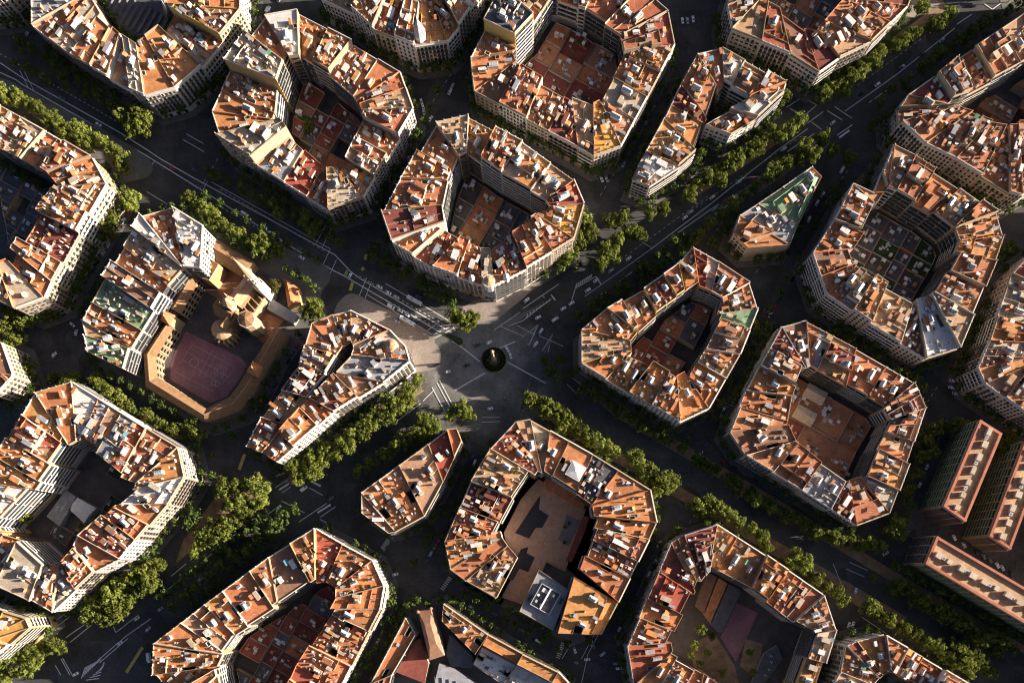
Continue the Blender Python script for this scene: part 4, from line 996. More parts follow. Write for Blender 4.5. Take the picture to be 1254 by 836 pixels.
ring_mesh(b, W(238,444), 3.2, .25, 0, .281, 'line_faint'); ring_mesh(b, W(262,469), 1.8, .25, 0, .284, 'line_faint'); ring_mesh(b, W(266,470), 1.8, .25, 0, .287, 'line_faint')
structure(b.build('court_lines'))
b = MB(); ring_mesh(b, W(326,398), 3.4, .25, 0, .25, 'line_faint'); structure(b.build('court_lines'))

def wing(e, o, quad_px, h, hr, arcade=True, wall='wall_tan', roof='brick_tan'):
    q = [W(x, y, h) - o for x, y in quad_px]            # outer0, outer1, inner1, inner0
    b = MB(); b.prism([q[0], q[1], q[2], q[3]], .14, h, wall, top=False); b.build('wall', e)
    r0, r1 = (q[0] + q[3]) / 2, (q[1] + q[2]) / 2
    ex = lambda p, r_: r_ + (p - r_) * 1.12
    vs = [(*ex(q[0], r0), h - .3), (*ex(q[1], r1), h - .3), (*r1, hr), (*r0, hr), (*ex(q[2], r1), h - .3), (*ex(q[3], r0), h - .3)]
    b = MB(); b.add(vs, [(0, 1, 2, 3), (3, 2, 4, 5), (0, 3, 5), (1, 4, 2)], roof); b.build('roof', e)
    b = MB(); b.seg(r0, r1, .5, hr - .12, hr + .2, 'roof_tan'); b.build('ridge_cap', e)
    if arcade:
        p, r_ = q[3], q[2]; d = r_ - p; L_ = d.length; u = d / L_; nn = Vector((-u[1], u[0])); nn = nn if nn.dot(p - q[0]) > 0 else -nn
        n = max(1, int(L_ / 4.2)); b = MB(); b2 = MB()
        for k in range(n):
            c = p + u * (L_ * (k + .5) / n) + nn * .04
            for z in (1.0, 5.0, 8.4):
                if z + 2.4 > h: continue
                w2 = 1.3
                pts = [(-w2, 0), (w2, 0), (w2, 1.7), (w2 * .7, 2.4), (0, 2.75), (-w2 * .7, 2.4), (-w2, 1.7)]
                b.add([(*(c + u * x), z + zz) for x, zz in pts], [(0, 1, 2, 3, 4, 5, 6), (6, 5, 4, 3, 2, 1, 0)], 'window_glass')
        for k in range(n + 1):
            c = p + u * (L_ * (.02 + .96 * k / n)) + nn * .3
            b2.box(c, u, .6, .6, .2, h - .6, 'stone')
        for z in (4.1, 7.8): b2.seg(p + nn * .25, r_ + nn * .25, .5, z, z + .4, 'stone')
        b.build('arches', e); b2.build('piers', e)
o = W(250, 440); e = empty('cloister_school', o[0], o[1]); tag(e, 'brown-roofed cloister school wrapped round the maroon playground', 'school')
OUT = [(201,397),(176,433),(179,473),(251,516),(293,502),(309,482),(350,407)]; INN = [(212,401),(190,437),(192,462),(252,501),(281,487),(296,467),(337,400)]
for i in range(6):
    wing(e, o, [OUT[i], OUT[i + 1], INN[i + 1], INN[i]], 11.5, 13.8)
def pyr(e, name, c_px, z, size, h, m='roof_terracotta', ang=AU):
    p = W(*c_px, z) - Vector(e.location.xy); b = MB()
    a = Vector((math.cos(ang), math.sin(ang)))
    b.box(p, a, size, size, .15, z, 'stone')
    s_ = size * .56; bb = Vector((-a[1], a[0]))
    vs = [(*(p + a * sx * s_ + bb * sy * s_), z - .1) for sx, sy in ((-1, -1), (1, -1), (1, 1), (-1, 1))] + [(*p, z + h)]
    b2 = MB(); b2.add(vs, [(0, 1, 4), (1, 2, 4), (2, 3, 4), (3, 0, 4)], m)
    t = b.build(name, e); b2.build('roof', t); return t
pyr(e, 'corner_tower', (205,389), 15, 7.5, 6); pyr(e, 'corner_tower', (312,452), 15, 7.8, 6)
o = W(225, 360); e = empty('school_wing', o[0], o[1]); tag(e, 'long brown gabled school wing between the white houses and the church', 'school')
wing(e, o, [(207,377),(231,335),(243,342),(221,384)], 12, 14.5)
e, ql, c = simple_building('small_house', 'small house with orange terrace beside the white house of the school block', 'house', [(256,317),(269,324),(257,344),(241,338)], 14, 'wall_ochre', 'roof_orange')
b = MB()
for i in range(4):
    p, r_ = ql[i], ql[(i + 1) % 4]; d = (r_ - p).normalized(); nn = Vector((-d[1], d[0])); nn = nn if nn.dot(p + r_) < 0 else -nn
    b.seg(p + nn * .2 + d * .2, r_ + nn * .2 - d * .2, .35, 14.02, 15, 'wall_cream')
b.build('parapet', e)
o = W(282, 315); e = empty('parish_house', o[0], o[1]); tag(e, 'brown pitched-roof parish house in front of the church tower', 'house')
wing(e, o, [(262,292),(311,322),(298,338),(253,312)], 9, 12, arcade=False)
# church
o = W(295, 375); e = empty('church', o[0], o[1]); tag(e, 'ochre stone church with orange nave roof, octagon drum and white spire tower', 'church')
def gab(name, quad_px, h, hr, wall='brick_tan', roof='roof_orange'):
    q = [W(x, y, h) - o for x, y in quad_px]
    b = MB(); b.prism(q, .15, h, wall, top=False)
    r0, r1 = (q[0] + q[3]) / 2, (q[1] + q[2]) / 2
    b.add([(*q[0], h), (*q[3], h), (*r0, hr)], [(0, 1, 2), (2, 1, 0)], wall); b.add([(*q[1], h), (*q[2], h), (*r1, hr)], [(0, 1, 2), (2, 1, 0)], wall)
    t = b.build(name, e)
    b = MB(); b.add([(*q[0], h + .02), (*q[1], h + .02), (*r1, hr + .03), (*r0, hr + .03), (*q[2], h + .02), (*q[3], h + .02)], [(0, 1, 2, 3), (3, 2, 4, 5)], roof); b.build('roof', t); return t
gab('nave', [(300,338),(279,366),(294,376),(315,348)], 18, 21.5, wall='brick_tan', roof='roof_tan')
gab('transept', [(266,366),(290,380),(283,394),(262,384)], 17, 21, roof='brick_tan')
gab('choir', [(283,378),(268,398),(276,404),(292,386)], 16, 19, roof='brick_tan')
q = [W(x, y, 11) - o for x, y in ((315,349),(328,360),(306,392),(294,377))]
b = MB(); b.prism(q, .15, 11, 'stone', 'brick_tan'); t = b.build('aisle', e)
for k in range(5):
    f_ = (k + .3) / 5
    p = q[0].lerp(q[3], f_); r_ = q[1].lerp(q[2], f_); b = MB(); b.seg(p, r_, .8, 11.02, 14.5, 'stone'); b.build('buttress', t)
b = MB(); b.seg(q[1], q[2], 1.0, 11.0, 12.4, 'stone'); b.build('parapet', t)
p = W(302, 391, 20) - o; b = MB(); b.cyl(p, 6.0, 6.0, .15, 20, 8, 'stone'); b.cyl(p, 6.3, 6.3, 20, 20.8, 8, 'trim_white'); t = b.build('octagon_drum', e)
b = MB(); b.cyl(p, 5.8, .6, 20.8, 22.8, 8, 'brick_tan'); b.build('roof', t)
p = W(271, 403, 12) - o; b = MB(); b.cyl(p, 7.0, 7.0, .15, 12, 12, 'stone'); t = b.build('apse', e)
b = MB(); b.cyl(p, 7.4, .3, 12, 15, 12, 'roof_tan'); b.build('roof', t)
for k in range(8):
    an = -2.4 + k * .42; b = MB(); b.box(p + Vector((math.cos(an), math.sin(an))) * 8, (math.cos(an), math.sin(an)), 2.4, .8, .15, 9, 'stone'); b.build('buttress', t)
p = W(282, 372, 20) - o
b = MB(); b.box(p, DU, 7.5, 7.5, .15, 23, 'stone')
b2 = MB()
for sx, sy in ((-1, -1), (1, -1), (1, 1), (-1, 1)): b2.cyl(p + DU * sx * 3.4 + DV * sy * 3.4, .7, .1, 23, 27, 6, 'stone')
t = b.build('crossing_tower', e); b2.cyl(p, 4.6, .2, 23, 28, 8, 'roof_tan'); b2.build('roof', t)
# facade tower with spire
p = W(319, 351, 20) - o
b = MB(); b.box(p, DU, 6.5, 6.5, .15, 26, 'trim_white'); t = b.build('bell_tower', e)
b = MB()
b.cyl(p, 2.9, 2.6, 26, 38, 8, 'trim_white')
for sx, sy in ((-1, -1), (1, -1), (1, 1), (-1, 1)): b.cyl(p + (DU * sx + DV * sy) * 2.7, .7, .05, 26, 33, 6, 'stone')
b.build('belfry', t)
b = MB(); b.cyl(p, 2.8, .08, 38, 62, 8, 'stone'); b.build('spire', t)
for z in (29, 33):
    for k in range(8):
        an = (k + .5) * math.pi / 4; b = MB(); b.box(p + Vector((math.cos(an), math.sin(an))) * 2.58, (-math.sin(an), math.cos(an)), .8, .12, z, z + 2.4, 'window_glass'); b.build('window', t)
# entrance house with orange gable and grey shed
e, ql, c = simple_building('gatehouse', 'small gatehouse with bright orange tiled roof beside the church', 'house', [(347,341),(366,353),(368,372),(353,376)], 6, 'wall_ochre', 'roof_terracotta')
r0, r1 = (ql[0] + ql[0]) / 2, (ql[3] + ql[2]) / 2
b = MB(); b.add([(*ql[0], 6.1), (*ql[1], 6.1), (*ql[2], 6.1), (*ql[3], 6.1), (*(ql[0] * .7 + ql[1] * .3), 9), (*(ql[3] * .6 + ql[2] * .4), 9)], [(0, 4, 5, 3), (1, 2, 5, 4), (0, 1, 4), (2, 3, 5)], 'roof_orange'); b.build('gable_roof', e)
e, ql, c = simple_building('flat_shed', 'long grey flat-roofed shed beside the church gatehouse', 'shed', [(332,365),(365,386),(359,396),(327,378)], 5, 'wall_grey', 'roof_grey')

# ------------------------------------------------------------------ paving, plazas, medians
def plaza(pts, m, z, name='pavement'):
    b = MB(); b.prism([W(x, y, 0) for x, y in pts], max(0, z - .12), z, m); return structure(b.build(name))
def arc(cx, cy, r, a0, a1, n=8):
    return [(cx + r * math.cos(math.radians(a0 + (a1 - a0) * i / n)), cy + r * math.sin(math.radians(a0 + (a1 - a0) * i / n))) for i in range(n + 1)]
plaza([(409,382),(413,372),(418,366),(424,361),(431,359),(440,361.5),(448,366.5),(490,386),(533,412)] + arc(521,435,19,-55,75) + [(500,458),(470,440),(425,400)], 'paving_pink', .155)
plaza([(270,280),(330,296),(386,318)] + arc(390,338,15,-60,60) + [(388,372),(374,372),(340,335)], 'pavement', .155)
plaza([(-20,92),(10,98),(90,140),(160,178)] + arc(173,205,14,-60,70) + [(150,225),(112,200)], 'pavement', .145)
plaza([(545,388),(556,394),(580,398),(612,388),(640,366),(690,318),(680,310),(610,352)], 'paving_pink', .155)
plaza([(605,405.5),(625,391),(640,383),(652,378),(668,368),(640,390),(612,405)], 'pavement', .12, 'traffic_island')
plaza([(634,417),(659,398),(645,422)], 'pavement', .12, 'traffic_island')
plaza([(664,430),(678,408),(675,420),(667,433)], 'pavement', .12, 'traffic_island')
plaza([(530,405),(548,408)] + arc(562,418,5,-50,90,5) + [(545,411)], 'turf', .13, 'traffic_island')
# tree strips of the boulevards (sandy)
plaza([(345,590),(420,530),(500,470),(520,478),(440,535),(365,595)], 'earth', .13, 'promenade')
plaza([(640,488),(660,492),(720,530),(840,600),(1000,690),(1110,755),(1105,775),(990,705),(830,610),(700,535)], 'earth', .12, 'promenade')
plaza([(700,462),(760,500),(840,545),(950,610),(1080,690),(1254,790),(1254,800),(1075,702),(940,620),(750,508)], 'earth', .115, 'promenade')
plaza([(1000,110),(1060,70),(1130,20),(1150,-5),(1160,10),(1140,28),(1070,80),(1012,122)], 'earth', .135, 'promenade')
plaza([(840,232),(900,195),(985,140),(990,150),(905,208),(850,242)], 'earth', .13, 'promenade')
plaza([(870,258),(940,210),(1010,165),(1018,176),(945,225),(880,268)], 'pavement', .125, 'promenade')
plaza([(215,690),(300,620),(330,588),(320,580),(270,600),(225,660)], 'earth', .12, 'promenade')
plaza([(1095,-10),(1130,-10),(1155,5),(1120,22),(1105,20)], 'paving_pink', .14, 'plaza')
plaza([(1020,262),(1046,222),(1070,200),(1088,180),(1092,190),(1070,240),(1050,290)], 'earth', .137, 'vacant_lot')
plaza([(1105,800)] + arc(1250,826,18,180,300,8) + [(1290,900),(1230,900)], 'pavement', .11, 'traffic_island') if False else None

# ------------------------------------------------------------------ road markings
zc = [0.009]
def marks(name, lines, wd=.35, m='line_white', dash=None):
    b = MB()
    for pts in lines:
        if dash:
            for p, q in zip(pts[:-1], pts[1:]):
                L_ = math.hypot(q[0] - p[0], q[1] - p[1]); n = max(1, int(L_ / dash[0]))
                for k in range(n):
                    f0 = k / n; f1 = f0 + dash[1] / L_
                    line(b, [(p[0] + (q[0] - p[0]) * f0, p[1] + (q[1] - p[1]) * f0), (p[0] + (q[0] - p[0]) * f1, p[1] + (q[1] - p[1]) * f1)], wd * 1.4, zc[0], m)
        else: line(b, pts, wd * 1.45, zc[0], m)
        zc[0] += .0025
    return structure(b.build(name))
marks('road_marking', [[(0,77),(22,92),(30,97),(146,162),(180,183.5),(197,195),(239,219),(410,312),(430,333),(441,341),(553,407)],
    [(0,89),(20,98),(28,104),(140,168),(180,191),(194,200),(235.5,225.6),(369.5,310),(408,331),(422,338),(435.5,346),(545,410)]], .5)
marks('road_marking', [[(450,361),(532,411)], [(472,347),(549,392)], [(552,396),(558,405)], [(525,412),(551,400)], [(528,416),(556,402)], [(516,410),(538,394)]], .35)
marks('road_marking', [[(0,97),(135,172)], [(0,66),(145,150)], [(270,232),(371,292),(400,309)], [(266,251),(364,307),(395,326)], [(445,352),(540,404)], [(440,338),(545,398)]], .3, dash=(6, 3))
marks('road_marking', [[(224,171),(250,186)], [(228,164),(249,176)], [(259,223),(327,261),(405,305)], [(180,235),(205,250)], [(386,300),(402,270)], [(394,304),(408,276)], [(393,330),(404,306)], [(404,336),(412,318)], [(446,368),(455,345)], [(440,362),(449,340)], [(30,88),(42,112)], [(24,86),(35,108)],
    [(181,190),(172,206)], [(190,196),(180,212)], [(254,222),(246,238)]], .32)
marks('road_marking', [[(588,443),(563,423)], [(631,418),(612,426)], [(557,478),(594,456.5)], [(621,443),(652,460)], [(553,417),(563,423)], [(652,460),(668,469)]], .55)
# triangles and hatching beside the turret corner
marks('road_marking', [[(605,404),(636.6,382.4)], [(605,405.5),(640.7,392.5),(675,366)], [(634.6,417),(659,397.6),(648,422),(634.6,417)], [(664,429),(677,409),(671,431)], [(698,375.5),(704.5,353),(729.5,338.7)], [(640,378),(684,348)], [(735.4,361),(741,357),(743,360)],
    [(758,344.6),(774,333)], [(716,363),(798,304.5)], [(786,296.6),(800,304.5)], [(664,361.7),(667,365)]], .3)
marks('road_marking', [[(729.5,338.7),(736,348)], [(675,361),(680,367.6)]], .6)
marks('road_marking', [[(612,399),(642,412)], [(634,399),(656,410)], [(660,411),(690,424)]], .5, dash=(1.8, 1.0))
hat = []
for k in range(8): x = 645 + k * 3.9; y = 388.5 - k * 2.8; hat.append([(x, y), (x + 1.4, y - 4.2 + k * .25)])
for k in range(8): x = 705 + k * 2.6; y = 352 - k * 1.6; hat.append([(x, y), (x + 1.5, y - 5)])
marks('road_marking', hat, .45)
# upper-right boulevard
marks('road_marking', [[(798,304.5),(870,250),(951,185),(989,158)], [(1034.7,136.6),(1100,90),(1169,35)], [(1022,131),(1043,145)], [(1013,136),(1031,147)], [(989,151),(1008,137)], [(994,150),(1006,159)], [(1025,166),(1044,153)], [(830,285),(880,250)],
    [(964,186),(997,164)], [(1064,126),(1087,110)], [(963,132),(979,121.6)], [(967,133),(979,140)], [(989,123),(1001,129.5)], [(985,142),(999,130)], [(1065,159),(1088,145)], [(1172,30),(1190,18)], [(1205,5),(1215,12),(1225,5)], [(895,248),(905,238),(914,241)], [(875,263),(925,227)]], .4)
marks('road_marking', [[(1027.5,169),(1040,160)]], 1.0)
marks('road_marking', [[(760,318),(870,238)], [(840,262),(985,165)], [(900,240),(1020,160)], [(1050,105),(1160,25)]], .25, dash=(7, 3))
# lower-left boulevard
marks('road_marking', [[(480,520),(515,494)], [(535,468),(551,498)], [(538.5,466),(555,497)], [(529,474),(545,504)], [(518,491),(532,477)], [(337,597),(353,587)], [(345,603),(356,596)], [(345,613),(373,627.5)], [(379,597),(395,606)], [(366,639),(400,616)], [(392.5,632.6),(411,620)], [(392,635.5),(400,640)], [(313.6,640),(337,623)],
    [(138,764),(142,774),(170,752)], [(120,808),(155,778)], [(122,811),(157,781)], [(155,778),(185,757)], [(60,765),(80,751)], [(62,773),(86,754)], [(81,780),(104,764)], [(86,786),(112,765)], [(77,805),(90,828)], [(75,806),(86,826)], [(68,814),(75,826)], [(245,690),(290,652)], [(205,722),(222,708)], [(250,680),(255,692)],
    [(210,705),(228,690)]], .4)
marks('road_marking', [[(342,599.5),(354,592)], [(381,589),(393,595)], [(389,627.5),(405,617.5)]], 1.0)
hat = []
for k in range(9): hat.append([(100 + k * 2.6, 830 - k * 2.6), (105 + k * 2.4, 816 - k * 1.2)])
for k in range(6): hat.append([(106 + k * 4, 832 - k * 3), (122 + k * 1.2, 830 - k * 4)])
marks('road_marking', hat, .5)
marks('road_marking', [[(175,792),(155,823)], [(432,346),(429,356)], [(446,328),(443,331)], [(449,312),(447,318)], [(300,556),(293,575)]], 1.6, 'line_yellow')
# zebra crossings in side streets
def zebra(x0, y0, x1, y1, n, ln=5, wd=.5):
    d = math.hypot(x1 - x0, y1 - y0); ux, uy = (x1 - x0) / d, (y1 - y0) / d; L_ = []
    for k in range(n):
        f = (k + .5) / n; x, y = x0 + (x1 - x0) * f, y0 + (y1 - y0) * f
        L_.append([(x - uy * ln / 2, y + ux * ln / 2), (x + uy * ln / 2, y - ux * ln / 2)])
    marks('zebra_crossing', L_, wd)
zebra(683, 806, 690, 786, 8); zebra(541, 722, 552, 706, 7); zebra(468, 672, 476, 660, 6)
marks('road_marking', [[(590,511),(612,511)], [(590,517),(612,516)], [(682,800),(692,784)], [(688,806),(698,790)], [(735,772),(720,800),(712,836)], [(728,775),(712,806)], [(1040,688),(1062,698)], [(1036,696),(1058,706)], [(1055,755),(1085,775)], [(1020,690),(1032,720)], [(1086,792),(1100,770)],
    [(830,470),(905,500)], [(694,470),(706,482),(712,468)], [(700,462),(716,474)], [(640,500),(642,506)], [(1226,800),(1230,790),(1240,786)]], .28)
for (x0, y0, x1, y1) in ((772,230,830,140), (866,300,905,240), (1090,560,1150,470), (440,720,540,570), (812,690,870,600), (560,330,590,300), (890,560,940,480), (240,240,300,140), (520,140,580,50), (735,240,760,200), (1010,250,1040,205)):
    marks('road_marking', [[(x0, y0), (x1, y1)]], .2, dash=(9, 4))

# lighter asphalt where the avenues meet: sky and sun light painted into its colour
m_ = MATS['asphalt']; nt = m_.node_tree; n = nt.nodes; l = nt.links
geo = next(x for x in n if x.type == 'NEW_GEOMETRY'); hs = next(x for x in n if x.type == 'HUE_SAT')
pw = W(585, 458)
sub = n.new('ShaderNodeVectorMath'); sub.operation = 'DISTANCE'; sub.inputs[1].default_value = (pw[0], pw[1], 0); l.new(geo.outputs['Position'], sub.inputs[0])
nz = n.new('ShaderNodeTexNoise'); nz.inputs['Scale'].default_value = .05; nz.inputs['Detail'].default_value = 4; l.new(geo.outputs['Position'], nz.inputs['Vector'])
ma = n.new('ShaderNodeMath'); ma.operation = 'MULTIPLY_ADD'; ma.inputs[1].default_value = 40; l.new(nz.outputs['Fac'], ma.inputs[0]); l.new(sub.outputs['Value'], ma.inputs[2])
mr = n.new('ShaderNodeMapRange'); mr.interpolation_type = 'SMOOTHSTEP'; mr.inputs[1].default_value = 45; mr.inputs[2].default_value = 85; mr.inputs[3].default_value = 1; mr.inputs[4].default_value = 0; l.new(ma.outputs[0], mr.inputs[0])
# patches: rectangles of older and newer surfacing
vo = n.new('ShaderNodeTexVoronoi'); vo.distance = 'MANHATTAN'; vo.inputs['Scale'].default_value = .045; l.new(geo.outputs['Position'], vo.inputs['Vector'])
bw = n.new('ShaderNodeRGBToBW'); l.new(vo.outputs['Color'], bw.inputs[0])
mp = n.new('ShaderNodeMapRange'); mp.inputs[3].default_value = .72; mp.inputs[4].default_value = 1.35; l.new(bw.outputs[0], mp.inputs[0])
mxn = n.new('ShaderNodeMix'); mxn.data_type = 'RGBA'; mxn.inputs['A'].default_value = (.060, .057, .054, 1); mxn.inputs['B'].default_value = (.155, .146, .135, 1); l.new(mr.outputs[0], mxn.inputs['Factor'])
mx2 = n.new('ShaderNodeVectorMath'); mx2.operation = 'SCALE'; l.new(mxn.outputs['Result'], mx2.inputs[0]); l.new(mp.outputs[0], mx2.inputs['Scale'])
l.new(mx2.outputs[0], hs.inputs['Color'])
# roundabout garden with monument
p0 = W(605, 441); b = MB()
b.cyl(p0, 9.2, 9.2, 0, .3, 40, 'stone'); b.cyl(p0, 8.8, 8.8, .3, .4, 40, 'yard'); structure(b.build('roundabout_island'))
def leafball(b, x, y, z, r, n, m, s0=.5):
    for k in range(n):
        a = R.uniform(0, 6.283); u = R.uniform(-.5, 1); rr = r * (R.uniform(.6, 1) ** .5); cx = x + rr * math.cos(a) * math.sqrt(max(0, 1 - u * u)); cy = y + rr * math.sin(a) * math.sqrt(max(0, 1 - u * u)); cz = z + r * u * .8
        t = R.uniform(0, 6.283); s = s0 * R.uniform(.7, 1.3); dx, dy = math.cos(t) * s, math.sin(t) * s; h1, h2 = R.uniform(-.4, .4) * s, R.uniform(-.4, .4) * s
        b.add([(cx - dx, cy - dy, cz - h1), (cx + dy, cy - dx, cz + h2), (cx + dx, cy + dy, cz + h1), (cx - dy, cy + dx, cz - h2)], [(0, 1, 2, 3)], m)
b = MB()
for k in range(46):
    an = k * 2 * math.pi / 46; leafball(b, 7.7 * math.cos(an), 7.7 * math.sin(an), 1.0, 1.2, 22, 'leaf_hedge', .35); leafball(b, 5.2 * math.cos(an), 5.2 * math.sin(an), .5, .9, 10, 'leaf_hedge', .35)
h_ = b.build('round_hedge', None, (p0[0], p0[1], .4)); tag(h_, 'dark clipped ring hedge round the monument on the roundabout', 'hedge')
for (dx, dy) in ((-2.6, 1.6), (2.5, 3.2), (-2, -3), (3.2, -2), (-4.4, -.6), (1, -4.4)):
    b = MB(); leafball(b, 0, 0, 1.8, 1.0, 60, 'leaf', .3); leafball(b, 0, 0, 3.0, .7, 40, 'leaf', .3); leafball(b, 0, 0, 4.0, .4, 20, 'leaf', .25); b.cyl((0, 0), .15, .1, 0, 2, 6, 'bark')
    o = b.build('cypress', None, (p0[0] + dx, p0[1] + dy, .4)); tag(o, 'slim clipped cypress standing inside the ring hedge of the roundabout', 'tree', 'cypresses on the roundabout')
e = empty('monument', p0[0], p0[1], .4); tag(e, 'tall stone column monument with statue in the middle of the roundabout', 'monument')
b = MB(); b.box((0, 0), (1, 0), 4, 4, 0, 1.5, 'stone'); b.box((0, 0), (1, 0), 3, 3, 1.5, 4.5, 'stone'); b.build('pedestal', e)
b = MB(); b.cyl((0, 0), .95, .75, 4.5, 17, 14, 'stone'); b.build('column', e)
b = MB(); b.box((0, 0), (1, 0), 2.4, 2.4, 17, 17.6, 'stone'); b.cyl((0, 0), 1.0, .8, 17.6, 18.2, 12, 'stone'); b.build('capital', e)
b = MB()
b.cyl((0, 0), .45, .5, 18.2, 19.6, 8, 'paint_white'); b.cyl((0, 0), .5, .22, 19.6, 20.4, 8, 'paint_white'); b.cyl((0, 0), .24, .2, 20.4, 20.9, 8, 'paint_white'); b.build('statue', e)

# ------------------------------------------------------------------ trees
def crown_mesh(seed, r, hgt, m, clumps, leaves, s0):
    rr = random.Random(seed); b = MB()
    cl = []
    for k in range(clumps):
        while True:
            x, y, z = rr.uniform(-1, 1), rr.uniform(-1, 1), rr.uniform(-1, 1)
            d = math.sqrt(x * x + y * y + z * z)
            if .35 < d < 1: break
        lob = .78 + .22 * math.sin(3 * math.atan2(y, x) + seed) + .1 * math.sin(5 * math.atan2(y, x) + seed * 2)
        cl.append((x * r * lob, y * r * lob, z * hgt / 2, r * rr.uniform(.2, .36)))
    for (x, y, z, q) in cl:
        for k in range(leaves):
            u = rr.gauss(0, 1), rr.gauss(0, 1), rr.gauss(0, 1); n = math.sqrt(sum(i * i for i in u)) or 1
            f = q * rr.uniform(.55, 1) / n
            cx, cy, cz = x + u[0] * f, y + u[1] * f, z + u[2] * f * .8
            # leaf patch facing roughly outward from the clump
            nx, ny, nz = u[0] / n + rr.uniform(-.5, .5), u[1] / n + rr.uniform(-.5, .5), u[2] / n + rr.uniform(-.3, .7)
            N = Vector((nx, ny, nz)).normalized(); T = N.orthogonal().normalized(); B = N.cross(T); an = rr.uniform(0, 6.28)
            T, B = T * math.cos(an) + B * math.sin(an), B * math.cos(an) - T * math.sin(an); s = s0 * rr.uniform(.6, 1.3); c = Vector((cx, cy, cz))
            b.add([c - T * s, c - B * s * .6 + N * s * .15, c + T * s, c + B * s * .6 + N * s * .15], [(0, 1, 2, 3)], m)
    return b.mesh('crown')
def trunk_mesh(seed, hgt, r):
    rr = random.Random(seed); b = MB()
    b.cyl((0, 0), r, r * .6, 0, hgt, 7, 'bark')
    for k in range(5):
        an = k * 1.257 + rr.uniform(-.3, .3); L_ = rr.uniform(2, 3.4); z = hgt * rr.uniform(.7, .98); d = Vector((math.cos(an), math.sin(an)))
        n = Vector((-d[1], d[0])); q = r * .35
        p1 = d * L_; z1 = z + rr.uniform(1.5, 3)
        b.add([(*(n * q), z - q), (*(-n * q), z - q), (0, 0, z + q), (*(p1 + n * q * .3), z1), (*(p1 - n * q * .3), z1), (*p1, z1 + q * .4)], [(0, 1, 4, 3), (1, 2, 5, 4), (2, 0, 3, 5), (3, 4, 5)], 'bark')
    return b.mesh('trunk')
CROWNS = [crown_mesh(i + 1, 5.0, 7.5, 'leaf', 46, 26, .55) for i in range(6)]
OLIVE = crown_mesh(77, 5.0, 8, 'leaf_olive', 60, 26, .45)
TRUNKS = [trunk_mesh(i + 1, 7.0, .32) for i in range(3)]
TREES = []
MASS = MB()
LOW = []
for i_ in range(5):
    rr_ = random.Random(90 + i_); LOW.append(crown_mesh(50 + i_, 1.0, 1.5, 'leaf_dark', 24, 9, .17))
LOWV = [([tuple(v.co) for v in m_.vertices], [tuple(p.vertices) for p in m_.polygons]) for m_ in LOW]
SPOTS = []
def tree(px, py, r_px, label=None, row=None, kind=0, top=None):
    r = r_px * S; sc = r / (5.0 if kind != 1 else 4.2)
    hz = 7.0 * (.75 + .25 * sc) + 2.2 * sc          # crown centre height
    p = W(px, py, hz)
    SPOTS.append((p[0], p[1]))
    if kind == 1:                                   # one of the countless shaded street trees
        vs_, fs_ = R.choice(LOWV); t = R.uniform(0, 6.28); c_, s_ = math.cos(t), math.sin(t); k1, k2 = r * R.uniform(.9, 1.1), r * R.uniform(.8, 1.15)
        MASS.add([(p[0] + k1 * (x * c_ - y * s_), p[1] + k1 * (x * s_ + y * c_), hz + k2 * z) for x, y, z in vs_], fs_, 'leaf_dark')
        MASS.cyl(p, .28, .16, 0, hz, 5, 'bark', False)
        return None
    e = empty('plane_tree' if kind < 2 else 'olive_tree', p[0], p[1], 0, R.uniform(0, 6.28))
    me = R.choice(CROWNS) if kind == 0 else OLIVE
    inst('crown', me, e, Matrix.Translation((0, 0, hz)) @ Matrix.Diagonal((sc * R.uniform(.92, 1.08), sc * R.uniform(.92, 1.08), sc * R.uniform(.85, 1.15), 1)))
    inst('trunk', R.choice(TRUNKS), e, Matrix.Diagonal((sc, sc, hz / 9.0, 1)))
    TREES.append([e, px, py, r_px, label, row]); return e
def row(name, pts, r0=9, jit=1.5, kind=0):
    for (x, y) in pts:
        r = r0 * R.uniform(.9, 1.3)
        tree(x + R.uniform(-jit, jit), y + R.uniform(-jit, jit), r, None, name, kind)
row('outer row below the corrugated hall block', [(28,62),(34,82),(75,92),(79,104),(106,115),(126,122),(135,132)], 6, 1.5, 1)
row('outer row below the corrugated hall block', [(150,140),(164,150),(174,156),(160,159),(181,147),(171,142)], 10)
row('row above the left edge block', [(8,115),(22,120),(36,127),(48,133),(58,143),(72,150),(88,158),(99,163),(112,168),(124,174),(135,182),(146,190),(149,201),(80,160),(105,176)], 10)
row('trees at the right corner of the left edge block', [(157,246),(138,268),(128,280)], 11)
row('row between school block and boulevard', [(232,244),(243,250),(253,258),(264,264),(273,275),(262,275),(286,284),(295,289),(310,297),(321,292),(329,302),(340,305),(318,306)], 9.5)
row('trees beside the church gatehouse', [(383,374),(374,383),(388,384)], 9)
tree(336, 349, 9.5, 'round olive-green tree between the church and its gatehouse', None, 2)
row('upper row under the green court block', [(262,214),(333,249),(341,262),(372,271),(380,283),(376,263),(388,276)], 7)
row('trees between left edge block and school block', [(75,356),(82,345),(90,333),(100,322),(60,382),(38,388),(14,388),(8,400),(25,395),(20,415),(10,425),(22,440),(28,452),(72,368)], 9)
row('row above the white shed court block', [(66,463),(92,460),(82,468),(117,465),(128,474),(138,482),(147,490),(158,497),(180,509),(198,518),(226,522),(240,530),(212,528)], 9)
row('trees at the roundabout apron', [(556,388),(567,391),(579,386),(574,396)], 10)
row('trees right of the turret corner block', [(700,303),(712,286),(708,296),(716,272),(696,314),(722,283)], 10.5)
row('trees right of the turret corner block', [(738,316),(741,303),(735,323),(750,312),(748,270),(757,290),(772,283),(786,286),(765,268),(796,262),(812,255)], 9.5)
